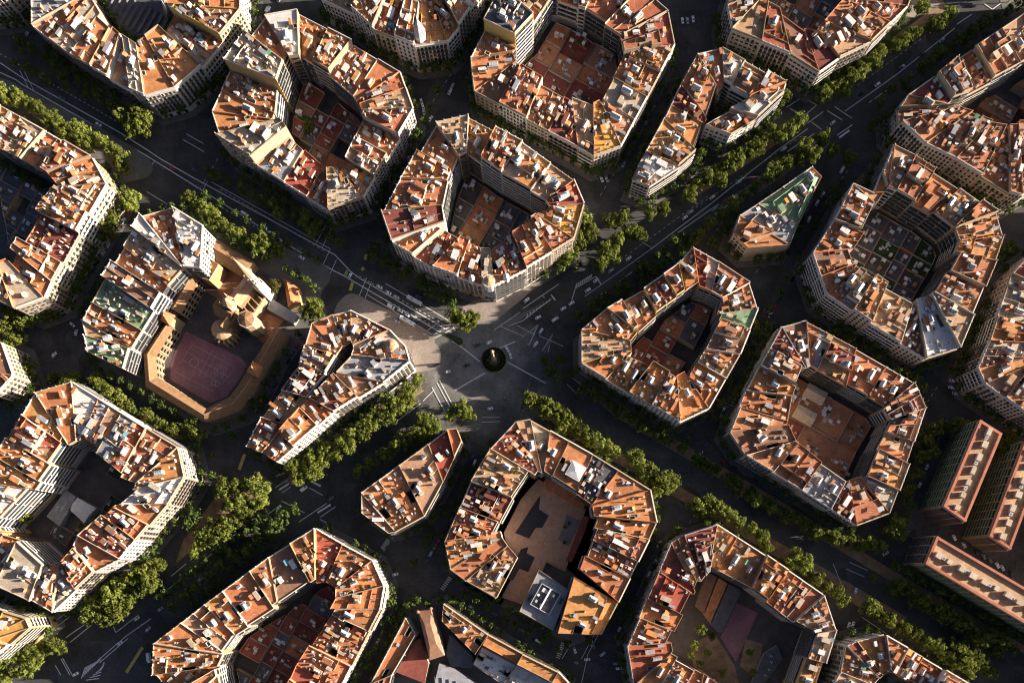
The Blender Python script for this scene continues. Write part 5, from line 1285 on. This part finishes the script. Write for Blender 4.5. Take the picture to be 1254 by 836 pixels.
row('upper promenade row left of the roundabout', [(512,465),(358,573),(371,571),(383,562),(394,566),(400,552),(412,556),(415,543),(428,545),(430,531),(443,533),(447,519),(458,521),(461,508),(473,508),(476,496),(487,498),(490,486),(500,490),(366,584),(385,578),(502,478)], 11)
row('lower promenade row left of the roundabout', [(522,515),(532,521),(508,526),(518,532),(497,536),(485,545),(470,556),(455,566),(440,575)], 10)
tree(563, 500, 13, 'big lone plane tree at the lower-left rim of the roundabout'); tree(573, 507, 10, 'smaller plane tree touching the big lone one by the roundabout'); tree(551, 508, 9, 'small plane tree behind the big lone one by the roundabout')
row('row above the raised terrace block', [(648,489),(661,493),(672,500),(684,506),(695,514),(703,522),(714,529),(726,537),(738,545),(748,553),(668,508),(690,522)], 10.5)
row('row above the raised terrace block', [(776,561),(787,570),(797,578),(808,587),(819,596),(805,602),(790,585),(822,588)], 11.5)
row('row below the block right of the roundabout', [(668,440),(674,450),(680,462),(686,438),(712,480),(730,488),(747,496),(757,505),(772,514),(788,524),(806,533),(816,540),(835,548)], 8, 1.5, 1)
row('row above the red court block', [(856,618),(869,614),(880,624),(894,630),(906,639),(920,649),(934,657),(938,668),(866,628),(968,685),(977,680),(1000,709),(1012,717),(1024,725),(1034,735),(985,692)], 10.5)
row('row below the twin shed court block', [(905,600),(925,612),(945,622),(965,634),(985,645),(1000,652),(1012,655),(1026,661),(1040,664),(1053,668),(1066,664),(1080,668),(1090,650),(1100,640),(1105,655)], 9.5)
row('lower right promenade row', [(1066,742),(1078,750),(1090,757),(1107,768),(1120,777),(1137,786),(1150,790),(1155,801),(1172,793),(1180,806),(1193,803),(1203,813),(1213,824),(1188,818),(1165,808)], 10.5)
row('trees below the lowest slab block', [(1199,781),(1214,780),(1227,786),(1221,796),(1150,745),(1165,752),(1180,760),(1130,735),(1115,722),(1100,715)], 10)
row('big clump under the white shed court block', [(112,752),(124,741),(137,727),(151,716),(164,706),(178,700),(190,694),(147,748),(132,757),(160,734),(172,722),(185,711),(114,740)], 12)
row('promenade clump below the school block', [(275,600),(290,596),(308,592),(319,600),(284,620),(301,630),(276,643),(262,641),(246,664),(254,655),(240,677),(270,655),(297,613),(318,612),(290,642)], 11)
row('small trees beside the white shed court block', [(238,631),(233,642),(258,581),(250,596)], 8, 1.5, 1)
row('dark trees across the lower-left boulevard', [(335,643),(327,655),(315,662),(300,672),(285,682),(270,692),(255,705),(240,716),(226,728),(210,740),(345,630),(360,622)], 9, 1.5, 1)
row('trees beside the yellow balcony block', [(8,826),(20,806),(32,800),(46,795),(60,790),(70,791),(5,812),(28,818),(42,810),(25,752)], 10)
row('row under the dark-red corner block', [(1010,116),(1021,108),(1030,101),(1042,94),(1055,87),(1060,76),(1072,72),(1080,64),(1095,55),(1106,49),(1117,40),(1141,30),(1152,27),(1161,16),(1131,9),(1035,112)], 9.5)
row('row beside the upper-right wedge block', [(1208,26),(1192,35),(1172,48),(1150,65),(1130,82),(1110,98),(1092,112),(1078,125)], 8.5, 1.5, 1)
tree(963, 117, 8, 'round plane tree at the tip of the narrow wedge block')
row('near row under the narrow wedge block', [(846,238),(855,226),(866,219),(879,208),(893,199),(901,193),(914,185),(925,180),(936,170),(946,160),(957,164),(968,156),(979,148),(885,220)], 9.5)
row('far row beside the green flatiron', [(938,216),(950,206),(964,200),(979,195),(986,181),(996,190),(1006,172),(1013,165),(1018,186),(925,228),(912,238),(898,250),(884,262),(870,272),(855,285),(845,296)], 9)
tree(1041, 193, 10, 'lone plane tree on the corner plaza right of the green flatiron')
row('trees above the right edge block', [(1235,305),(1228,318),(1210,240),(1222,248)], 9, 1.5, 1)
row('row between the striped balcony and twin shed blocks', [(1098,455),(1109,459),(1120,462),(1070,440),(1040,420),(942,400),(930,410),(1020,408)], 8, 1.5, 1)
row('trees above the first slab block', [(1156,520),(1165,524),(1177,518),(1146,525),(1135,540),(1128,560),(1122,580),(1115,600),(1142,552),(1236,540),(1243,550),(1231,548)], 9.5)
row('trees between the two lower middle blocks', [(478,722),(510,735),(480,738),(500,742)], 8, 1.5, 1)
tree(30, 632, 10, 'round garden tree in the court of the white shed block')
tree(858, 770, 8, 'garden tree in the court of the red court block'); tree(850, 790, 7, 'smaller garden tree beside the red sports court')
row('garden trees in the red court block', [(872,778),(866,800),(884,822),(858,812),(918,800),(923,822),(846,802)], 5)
tree(378, 152, 8, 'dark garden tree inside the green court block')
g = MB(); g.prism([W(x, y, 0) for x, y in ((370,145),(388,153),(380,172),(362,163))], .2, 4.5, 'turf'); e = g.build('planted_pergola'); tag(e, 'square bright green planted deck inside the green court block', 'deck')
# shaded street rows
def srow(name, p, q, n, r=6.5):
    for k in range(n):
        f = (k + R.uniform(.25, .75)) / n
        tree(p[0] + (q[0] - p[0]) * f, p[1] + (q[1] - p[1]) * f, r * R.uniform(.8, 1.2), None, name, 1)
srow('shaded street row above the turret corner block', (585,120), (735,215), 11)
srow('shaded street row beside the green court block', (465,270), (540,100), 9)
srow('shaded street row below the green court block', (290,215), (415,285), 8)
srow('shaded row above the boulevard buses', (450,310), (560,375), 8, 8)
srow('shaded street row under the yellow tower block', (770,215), (835,90), 6)
srow('shaded street row above the roundabout-side block', (715,395), (850,290), 11, 8)
srow('shaded street row between the striped balcony block and the flatiron', (925,410), (1020,240), 8)
srow('shaded street row under the striped balcony block', (985,385), (1125,465), 7)
srow('shaded street row beside the twin shed court block', (870,520), (930,410), 6)
srow('shaded row under the twin shed court block', (850,560), (1030,665), 9, 8)
srow('shaded street row right of the raised terrace block', (755,770), (835,640), 8)
srow('shaded street row left of the raised terrace block', (500,700), (590,560), 7)
srow('shaded street row below the raised terrace block', (560,720), (690,800), 8)
srow('shaded street row along the school cloister', (170,500), (265,560), 6)
srow('shaded street row between school and house row', (280,540), (370,400), 7)
srow('shaded street row beside the lower-left wedge block', (435,850), (485,745), 5)
srow('shaded boulevard row near the upper-right wedge', (1000,250), (1040,215), 3)
srow('shaded row right of the twin shed block', (1085,720), (1250,800), 9, 9)
srow('x', (20,45), (170,150), 11, 8); srow('x', (250,205), (420,300), 13, 8); srow('x', (10,72), (60,98), 4, 7); srow('x', (165,300), (95,385), 7, 8); srow('x', (150,240), (70,370), 9, 8); srow('x', (430,225), (500,120), 9, 7); srow('x', (590,125), (720,205), 12, 7); srow('x', (692,458), (900,588), 15, 8); srow('x', (700,450), (850,542), 10, 8); srow('x', (1095,690), (1254,782), 13, 9); srow('x', (1060,700), (1230,805), 10, 8)
srow('x', (330,628), (190,735), 14, 8); srow('x', (350,640), (230,745), 10, 8); srow('x', (705,388), (842,285), 12, 8); srow('x', (870,300), (905,262), 4, 8); srow('x', (1130,470), (1110,640), 10, 9)
srow('x', (240,232), (400,325), 9, 7); srow('x', (455,300), (565,372), 8, 8); srow('x', (1060,160), (1110,125), 5, 8); srow('x', (845,560), (1000,650), 9, 9); srow('x', (1120,90), (1254,0), 10, 8)
srow('shaded street row beside the right edge block', (1160,470), (1245,300), 8)

# every street is lined: the rest of the shaded trees, set along the kerbs
def near(x, y, d):
    return any((x - a) ** 2 + (y - b_) ** 2 < d * d for a, b_ in SPOTS)
RB = W(605, 441)
for poly in KERBS:
    n = len(poly)
    for i in range(n):
        p, q = poly[i], poly[(i + 1) % n]; L_ = (q - p).length; k = int(L_ / 8.0)
        for t in range(k):
            c_ = p + (q - p) * ((t + .5) / k) + Vector((R.uniform(-.5, .5), R.uniform(-.5, .5)))
            x, y = PX(c_, 9)
            if not (-12 < x < IW + 12 and -12 < y < IH + 12) or R.random() < .12: continue
            if (c_ - RB).length < 62 or near(c_[0], c_[1], 5.0): continue
            if any(inside(c_, h_) for h_ in HULLS) or (405 < x < 545 and 350 < y < 465): continue
            tree(x, y, R.uniform(6, 8.5), None, None, 1)
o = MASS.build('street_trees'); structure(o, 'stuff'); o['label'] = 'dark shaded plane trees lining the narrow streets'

# ------------------------------------------------------------------ cars
def car_mesh(kind, col):
    b = MB()
    if kind == 'bus':
        L_, w, h = 12, 2.5, 3.0
        b.box((0, 0), (1, 0), L_, w, .35, h, col); body = b.mesh('body')
        g = MB(); g.box((0, 0), (1, 0), L_ - .6, w + .04, 1.5, 2.4, 'window_glass'); g.box((L_/2, 0), (1, 0), .06, w - .3, 1.2, 2.5, 'window_glass'); g.box((-2, 0), (1, 0), 2, 1.5, h, h + .25, 'metal_grey'); g.box((3, 0), (1, 0), 1, 1, h, h + .15, 'metal_grey'); glass = g.mesh('windows')
        return body, glass, [(-3.6, 1.2), (-3.6, -1.2), (3.6, 1.2), (3.6, -1.2)], .48
    if kind == 'van':
        L_, w, h = 5.4, 2.0, 2.3
        prof = [(-L_/2, .35), (L_/2, .35), (L_/2, 1.0), (L_/2 - .9, 1.15), (L_/2 - 1.7, h), (-L_/2, h)]
    elif kind == 'truck':
        L_, w, h = 7.5, 2.3, 3.0
        prof = [(-L_/2, .5), (L_/2, .5), (L_/2, 1.3), (L_/2 - .3, 2.2), (L_/2 - 1.7, 2.3), (L_/2 - 1.75, h), (-L_/2, h)]
    else:
        L_, w, h = 4.4, 1.8, 1.45
        prof = [(-L_/2, .3), (L_/2, .3), (L_/2, .75), (L_/2 - 1.0, .95), (L_/2 - 1.7, h), (-L_/2 + 1.1, h), (-L_/2 + .3, .98), (-L_/2, .9)]
    n = len(prof); hw = w / 2
    def ww(z): return hw if z < 1.05 else hw * .86
    vs = [(x, ww(z), z) for x, z in prof] + [(x, -ww(z), z) for x, z in prof]
    b.add(vs, [tuple(range(n - 1, -1, -1)), tuple(range(n, 2 * n))] + [(i, (i + 1) % n, n + (i + 1) % n, n + i) for i in range(n)], col)
    body = b.mesh('body'); g = MB()
    if kind == 'car':
        x1, x2, x3, x4 = L_/2 - 1.05, L_/2 - 1.62, -L_/2 + 1.02, -L_/2 + .38
        a, c = hw * .8, hw * .78
        g.add([(x1, a, .98), (x2, c, 1.4), (x2, -c, 1.4), (x1, -a, .98)], [(0, 1, 2, 3), (3, 2, 1, 0)], 'window_glass'); 
        g.v = [(x + .03, y, z + .03) for x, y, z in g.v]
        o_ = len(g.v)
        g.add([(x4 - .03, a, 1.0), (x3 - .03, c, 1.44), (x3 - .03, -c, 1.44), (x4 - .03, -a, 1.0)], [(0, 1, 2, 3), (3, 2, 1, 0)], 'window_glass')
        for s_ in (1, -1): g.add([(x1 - .2, s_ * (hw * .95), 1.0), (x2 - .05, s_ * (hw * .87), 1.38), (x3 + .05, s_ * (hw * .87), 1.38), (x4 + .2, s_ * (hw * .95), 1.0)], [(0, 1, 2, 3), (3, 2, 1, 0)], 'window_glass')
    else:
        x1, x2, z1, z2 = (L_/2 - .9, L_/2 - 1.6, 1.2, h - .1) if kind == 'van' else (L_/2 + .0, L_/2 - .28, 1.4, 2.15)
        g.add([(x1 + .05, hw * .75, z1), (x2 + .05, hw * .75, z2), (x2 + .05, -hw * .75, z2), (x1 + .05, -hw * .75, z1)], [(0, 1, 2, 3), (3, 2, 1, 0)], 'window_glass')
    return body, g.mesh('windows'), [(-L_*.31, hw - .1), (-L_*.31, -hw + .1), (L_*.31, hw - .1), (L_*.31, -hw + .1)], .32 if kind != 'truck' else .45
wb2 = MB()
def wheel_mesh(r):
    b = MB(); n = 10; vs = []
    for y in (-.11, .11):
        for i in range(n): t = 2 * math.pi * i / n; vs.append((r * math.cos(t), y, r + r * math.sin(t)))
    b.add(vs, [(i, (i + 1) % n, n + (i + 1) % n, n + i) for i in range(n)] + [tuple(range(n - 1, -1, -1)), tuple(range(n, 2 * n))], 'rubber'); return b.mesh('wheel')
CM, WM = {}, {}
CARS = []
NM = {'car': 'car', 'van': 'van', 'bus': 'bus', 'truck': 'truck'}
def car(px, py, ang_px, col='white', kind='car', label=None, rowname=None, wheels=True, zb=0.02):
    """ang_px: heading in degrees in the photo, 0 = right, counter-clockwise"""
    key = (kind, col)
    if key not in CM: CM[key] = car_mesh(kind, 'car_' + col)
    body, glass, wh, wr = CM[key]; p = W(px, py, 1.0)
    e = empty(NM[kind], p[0], p[1], zb, math.radians(ang_px))
    inst('body', body, e, Matrix.Identity(4)); inst('windows', glass, e, Matrix.Identity(4))
    if wheels:
        if wr not in WM: WM[wr] = wheel_mesh(wr)
        for x, y in wh: inst('wheel', WM[wr], e, Matrix.Translation((x, y, 0)))
    CARS.append([e, px, py, col, kind, label, rowname]); return e
A1, A2, A3 = -29, 55, 36       # street directions: boulevard, side street, diagonal avenue
for (x, y, a, c, k, l) in [
 (599,419,25,'white','car','white car driving just above the roundabout hedge'), (585,422,30,'black','car','black car just left of the white one above the roundabout hedge'), (571.5,447,20,'black','car','black car left of the roundabout hedge'),
 (621,427,-55,'white','car','white car hugging the upper right of the hedge, ahead'), (625,435,-75,'white','car','white car hugging the right of the hedge, following'), (620,487,-10,'grey','car','dark car crossing below the roundabout hedge'), (648,470,60,'grey','car','dark grey car waiting on the right of the roundabout'),
 (534,447,20,'black','car','black car beside the pale plaza left of the roundabout'), (656,421,55,'white','car','white car between the two triangular traffic islands'), (662.5,405,55,'white','car','white car above the small triangular island'), (659,388.5,28,'white','car','white car beside the hatched island under the turret corner'),
 (645,367,40,'white','car','white car at the kerb right of the turret corner'), (680,391,36,'white','van','white van above the two triangular islands'), (690,377.5,30,'white','car','white car ahead of the white van above the islands'), (730,343,36,'white','car','white car stopped at the line beyond the hatching'), (720,355,36,'white','car','white car behind the stopped one beyond the hatching'),
 (508,368.4,A1,'white','bus','white bus on the upper lanes of the boulevard'), (499.3,393.4,A1,'white','bus','white bus on the lower lanes of the boulevard'), (429,336,62,'white','car','white car turning beside the yellow-green taxi'), (424,334,66,'green','car','yellow-green taxi turning beside a white car'),
 (464.5,350.6,A1,'white','car','white car, first of the queue on the upper boulevard lanes'), (475.7,358,A1,'white','car','white car, second of the queue on the upper boulevard lanes'), (485,363,A1,'silver','car','silver car, third of the queue on the upper boulevard lanes'), (479,375,A1,'white','van','pale van in the lower boulevard lanes behind two cars'),
 (490,380,A1,'white','car','white car in the lower boulevard lanes beside the bus tail'), (498,385,A1,'silver','car','silver car squeezed beside the lower bus'), (507,391,A1,'grey','car','grey car ahead of the lower bus'), (486,393,A1,'silver','car','silver car parked on the pink plaza kerb'), (512,363,A1,'grey','car','grey car parked above the upper bus'),
 (568,380,A1,'grey','car','grey car near the roundabout apron trees'),
 (372,598,36,'white','van','white van at the lines of the lower-left boulevard'), (341,621,40,'white','car','small white car heading down the lower-left boulevard'), (313,648,40,'white','car','white car between the dark trees and the promenade clump'), (167,757,36,'white','car','white car leaving the big tree clump, ahead of another'), (146,787,30,'white','car','white car alone in the wide lower-left road'),
 (182.5,805,-85,'white','truck','white lorry beside the lower-left wedge block'), (181,770,45,'silver','car','silver car at the tip of the lower-left wedge block'), (50,743,-25,'white','car','white car parked under the white shed court block'), (45,757,-28,'white','car','white car at the corner of the yellow balcony block'), (92,825,30,'white','car','white car beside the striped oval marking'),
 (639,771,-35,'grey','car','grey car in the street above the three-winged block'), (659.5,784.7,-30,'white','van','white van in the street above the three-winged block'), (725,787.5,-80,'white','car','white car under the bottom corner of the raised terrace block'), (704,796,-70,'white','car','white car leaving the zebra crossing below the terrace block'), (719,807,5,'white','car','white car crossing the lower middle junction'), (738,800.5,40,'white','car','white car turning at the lower middle junction'),
 (705,810.5,-25,'grey','car','grey car at the lower middle junction'), (755,812,5,'silver','car','silver car beside the red court block corner'), (758,818,5,'white','car','white car parked beside the silver one by the red court block'), (727,790,-78,'grey','car','grey car tucked beside the white one under the terrace block'),
 (581,566,70,'white','car','white car beside the small terracotta flatiron, ahead'), (578,560,70,'grey','car','grey car beside the small terracotta flatiron'), (484,703,15,'white','car','white car at the junction below the small flatiron'), (577,743,-35,'white','car','white car in the street below the raised terrace block'), (807,666,60,'white','van','white van in the street right of the terrace block'), (798,683,60,'grey','car','grey car behind the white van right of the terrace block'),
 (1048,723,75,'white','car','white car beyond the twin shed block on the lower right'), (1040,765,70,'white','car','white car parked at the tip of the red court block'), (1045,764,70,'white','car','white car parked beside its twin by the red court block'), (1085,677,30,'white','car','white car at the trees below the twin shed block'), (1169,658,-60,'white','car','white car parked above the lowest slab block, first'), (1181,667,-60,'silver','car','silver car parked above the lowest slab block, second'),
 (1222,692,-60,'white','car','white car parked between slab blocks, near the middle'), (1228,695,-60,'silver','car','silver car parked right of the white one between slab blocks'), (1196,676,-60,'black','car','black car parked between the slab blocks'), (1205,681,-60,'grey','car','grey car parked between the slab blocks'), (1213,686,-60,'grey','car','second grey car parked between the slab blocks'), (1238,702,-60,'black','car','black car parked at the view edge between slab blocks'),
 (872.5,241,36,'white','car','white car on the avenue beside the near tree row'), (839,266,36,'white','car','white car on the avenue behind the turret trees'), (846,259,36,'silver','car','silver car on the avenue between two white ones'), (1031.6,207.6,60,'white','van','white van on the plaza street right of the green flatiron'), (1008,238,60,'white','car','white car right of the flatiron, ahead'), (1001,248,62,'white','car','white car right of the flatiron, behind the first'),
 (991,268,65,'white','car','white car right of the flatiron, third'), (836,25,-80,'white','car','white car parked left of the dark-red corner block, first'), (842,25,-80,'silver','car','silver car parked left of the dark-red corner block, middle'), (849,23,-80,'white','car','white car parked left of the dark-red corner block, last'), (1165.5,474,-15,'white','car','white car parked at the right edge block, lower'), (1167,466,-15,'white','car','white car parked at the right edge block, upper'), (1170,482,-15,'silver','car','silver car parked at the right edge block, lowest'),
 (887,500,65,'white','car','white car between two middle right blocks, ahead'), (884,508,65,'grey','car','grey car between two middle right blocks'), (66,434,45,'white','car','white car crossing left of the school block'), (93,407,75,'white','car','white car parked at the left tip of the school block'), (88,397,-40,'white','car','white car turning at the left tip of the school block'), (103,358,55,'grey','car','grey car in the street left of the school block'),
 (328,12,62,'white','van','white van in the street above the green court block'), (32,42,60,'white','car','white car at the left tip of the corrugated hall block'), (295,56,60,'silver','car','silver car beside the green court block'), (551,112,60,'white','car','white car between turret corner and spire corner blocks, lower'), (554,105,60,'silver','car','silver car between turret corner and spire corner blocks, upper'), (516,124,-75,'white','car','white car parked right of the green court block, upper'), (518,131,-75,'white','car','white car parked right of the green court block, lower'), (519,137,-75,'silver','car','silver car parked right of the green court block, lowest'),
 (737,219,-70,'white','car','white car below the yellow tower block, first'), (743,219,-70,'silver','car','silver car below the yellow tower block, second'), (731,216,-70,'grey','car','grey car below the yellow tower block'), (767,172,60,'white','van','white van in the street right of the yellow tower block'), (210,206,-29,'red','car','dark red car crossing the upper-left boulevard'), (369,315,-29,'white','car','white car on the boulevard beside the church'), (936,325,20,'grey','car','grey car under the green flatiron'), (927,332,60,'grey','car','dark car under the green flatiron corner'),
 (316,500,62,'yellow','van','yellow van in the street right of the cloister school'), (320,488,62,'yellow','car','yellow car beside the cloister school'), (238,208,-29,'grey','car','grey car on the upper-left boulevard crossing'), (700,371,30,'white','car','white car heading up the avenue behind the white van'), (712,392,36,'grey','van','grey van near the shaded trees across from the turret corner'), (748,331,36,'silver','car','silver car far up the avenue beyond the hatching'), (770,316,36,'white','car','white car far up the avenue, near the tree gap'), (905,222,36,'white','car','white car on the avenue beside the far flatiron row'), (960,182,36,'white','car','white car nearing the upper-right junction'), (1020,150,36,'silver','car','silver car in the middle of the upper-right junction'), (1075,103,36,'white','car','white car beyond the upper-right junction'), (1105,82,36,'grey','car','grey car beyond the upper-right junction, further up'), (300,262,-29,'white','van','white van on the boulevard above the church'), (340,292,-29,'silver','car','silver car on the boulevard above the church'), (120,152,-29,'white','car','white car in the upper-left boulevard lane'), (75,120,-29,'grey','car','grey car in the upper-left boulevard lane'), (548,455,20,'silver','car','silver car entering the roundabout from the pale plaza'), (600,500,10,'white','car','white car just below the roundabout'), (640,505,-40,'grey','car','grey car leaving the roundabout towards the lower right'), (230,700,36,'silver','car','silver car under the promenade clump'), (265,672,36,'white','van','white van beside the promenade clump'), (405,610,36,'grey','car','grey car under the shaded trees of the lower-left boulevard'),
 (560,333,0,'grey','car','grey car parked in the shade under the turret corner block')]:
    car(x, y, a, c, k, l)
def parked(name, p, q, n, skip=.25):
    a = math.degrees(math.atan2(-(q[1] - p[1]), q[0] - p[0]))
    for k in range(n):
        if R.random() < skip: continue
        f = (k + .5) / n
        car(p[0] + (q[0] - p[0]) * f, p[1] + (q[1] - p[1]) * f, a + (180 if R.random() < .5 else 0), R.choice(['grey', 'grey', 'black', 'black', 'silver', 'white', 'blue', 'red']), 'car', None, name, wheels=False)
parked('street right of the raised terrace block', (752,782), (815,665), 14)
parked('street left of the raised terrace block', (520,690), (580,590), 12)
parked('street right of the yellow tower block', (762,205), (812,110), 11)
parked('street below the yellow tower block', (600,130), (720,207), 14)
parked('street right of the green court block', (455,275), (530,140), 14)
parked('street left of the striped balcony block', (935,398), (985,320), 9)
parked('street right of the twin shed block', (1120,610), (1160,510), 9)
parked('street left of the twin shed block', (850,570), (895,490), 8)
parked('street below the striped balcony block', (1010,385), (1120,455), 12)
parked('street left of the school block', (85,375), (160,255), 12)
parked('street left of the house row', (318,505), (372,408), 10)
parked('street beside the lower-left wedge block', (440,830), (490,730), 10)

parked('street above the green court block', (318,30), (345,-5), 4)
parked('boulevard beside the church', (290,262), (395,320), 9, .4)
parked('avenue beside the narrow wedge block', (800,312), (950,198), 13, .4)
parked('avenue under the dark-red corner block', (1050,118), (1160,45), 9, .4)
parked('lower-left boulevard under the big tree clump', (190,750), (300,668), 9, .4)
parked('street between the two lower middle blocks', (600,748), (680,800), 8, .3)
parked('boulevard under the twin shed court block', (880,560), (1010,640), 10, .4)
# ------------------------------------------------------------------ ground
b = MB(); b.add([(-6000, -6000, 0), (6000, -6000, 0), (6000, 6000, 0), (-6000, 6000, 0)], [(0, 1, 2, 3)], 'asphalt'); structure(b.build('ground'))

# ------------------------------------------------------------------ labels of houses, court buildings, trees, cars
by = {}
for r in HOUSES: by.setdefault((r[1], r[2]), []).append(r)
for (bn, sd), L_ in by.items():
    vert = sd in ('left', 'right')
    L_.sort(key=lambda r: r[3][1] if vert else r[3][0])
    for i, r in enumerate(L_):
        e, st = r[0], r[4]
        pos = f"{ORD[i]} from {'top' if vert else 'left'}, " if len(L_) > 1 else ''
        tag(e, f"{CN[st['roof']]}-roofed {st['wall'][5:] if st['wall'].startswith('wall_') else 'white'} house with {feature_of(st, e)}, {pos}{sd} side, {bn}", 'house', f"houses of the {bn}")
by = {}
for r in COURT_ITEMS: by.setdefault(r[1], []).append(r)
for bn, L_ in by.items():
    L_.sort(key=lambda r: r[2][0] + r[2][1] * .001)
    for i, r in enumerate(L_):
        tag(r[0], f"low {CN.get(r[3], 'green')} courtyard roof, {ORD[i]} from left inside {bn}", 'low building', f"court roofs of the {bn}")
by = {}
for r in TREES:
    if r[4]: tag(r[0], r[4], 'tree')
    else: by.setdefault(r[5], []).append(r)
for rn, L_ in by.items():
    L_.sort(key=lambda r: r[1])
    for i, r in enumerate(L_): tag(r[0], f"plane tree, {ORD[i]} from left, {rn}", 'tree', rn)
by = {}
for r in CARS:
    if r[5]: tag(r[0], r[5], r[4])
    else: by.setdefault(r[6], []).append(r)
for rn, L_ in by.items():
    L_.sort(key=lambda r: r[1])
    for i, r in enumerate(L_): tag(r[0], f"{ {'grey':'dark grey'}.get(r[3], r[3]) } car parked in the {rn}, {ORD[i]} from left", 'car', f"cars parked in the {rn}")

# ------------------------------------------------------------------ light, sky, camera
EL = math.radians(13.5); AZ = math.radians(4)       # sun stands to the right, a little up in the picture
wd = bpy.data.worlds.new('World'); scene.world = wd; wd.use_nodes = True
nt = wd.node_tree; sky = nt.nodes.new('ShaderNodeTexSky'); sky.sky_type = 'NISHITA'; sky.sun_disc = False
sky.air_density = 0.34; sky.dust_density = 1.5; sky.ozone_density = 0.6; sky.sun_elevation = EL; sky.sun_rotation = math.radians(90) - AZ
nt.links.new(sky.outputs[0], nt.nodes['Background'].inputs[0]); nt.nodes['Background'].inputs[1].default_value = 0.05
sl = bpy.data.lights.new('sun', 'SUN'); sl.energy = 5.0; sl.angle = math.radians(0.53); sl.color = (1.0, 0.88, 0.75)
so = bpy.data.objects.new('sun', sl); COL.objects.link(so)
d = Vector((math.cos(AZ) * math.cos(EL), math.sin(AZ) * math.cos(EL), math.sin(EL)))
so.rotation_euler = d.to_track_quat('Z', 'Y').to_euler(); so.location = d * 900
cd = bpy.data.cameras.new('camera'); co = bpy.data.objects.new('camera', cd); COL.objects.link(co)
co.location = (0, 0, H); co.rotation_euler = (0, 0, 0)
cd.sensor_fit = 'HORIZONTAL'; cd.sensor_width = 36; cd.lens = 36 * (H / S) / IW
cd.shift_x = (IW / 2 - NX) / IW; cd.shift_y = (NY - IH / 2) / IW
cd.clip_start = 1; cd.clip_end = 20000
scene.camera = co
vs = scene.view_settings; vs.view_transform = 'Standard'; vs.look = 'None'; vs.exposure = 2.0; vs.gamma = 1
scene.cycles.use_denoising = True
scene.cycles.sample_clamp_indirect = 2.0
scene.cycles.filter_width = 1.1
scene.cycles.max_bounces = 5
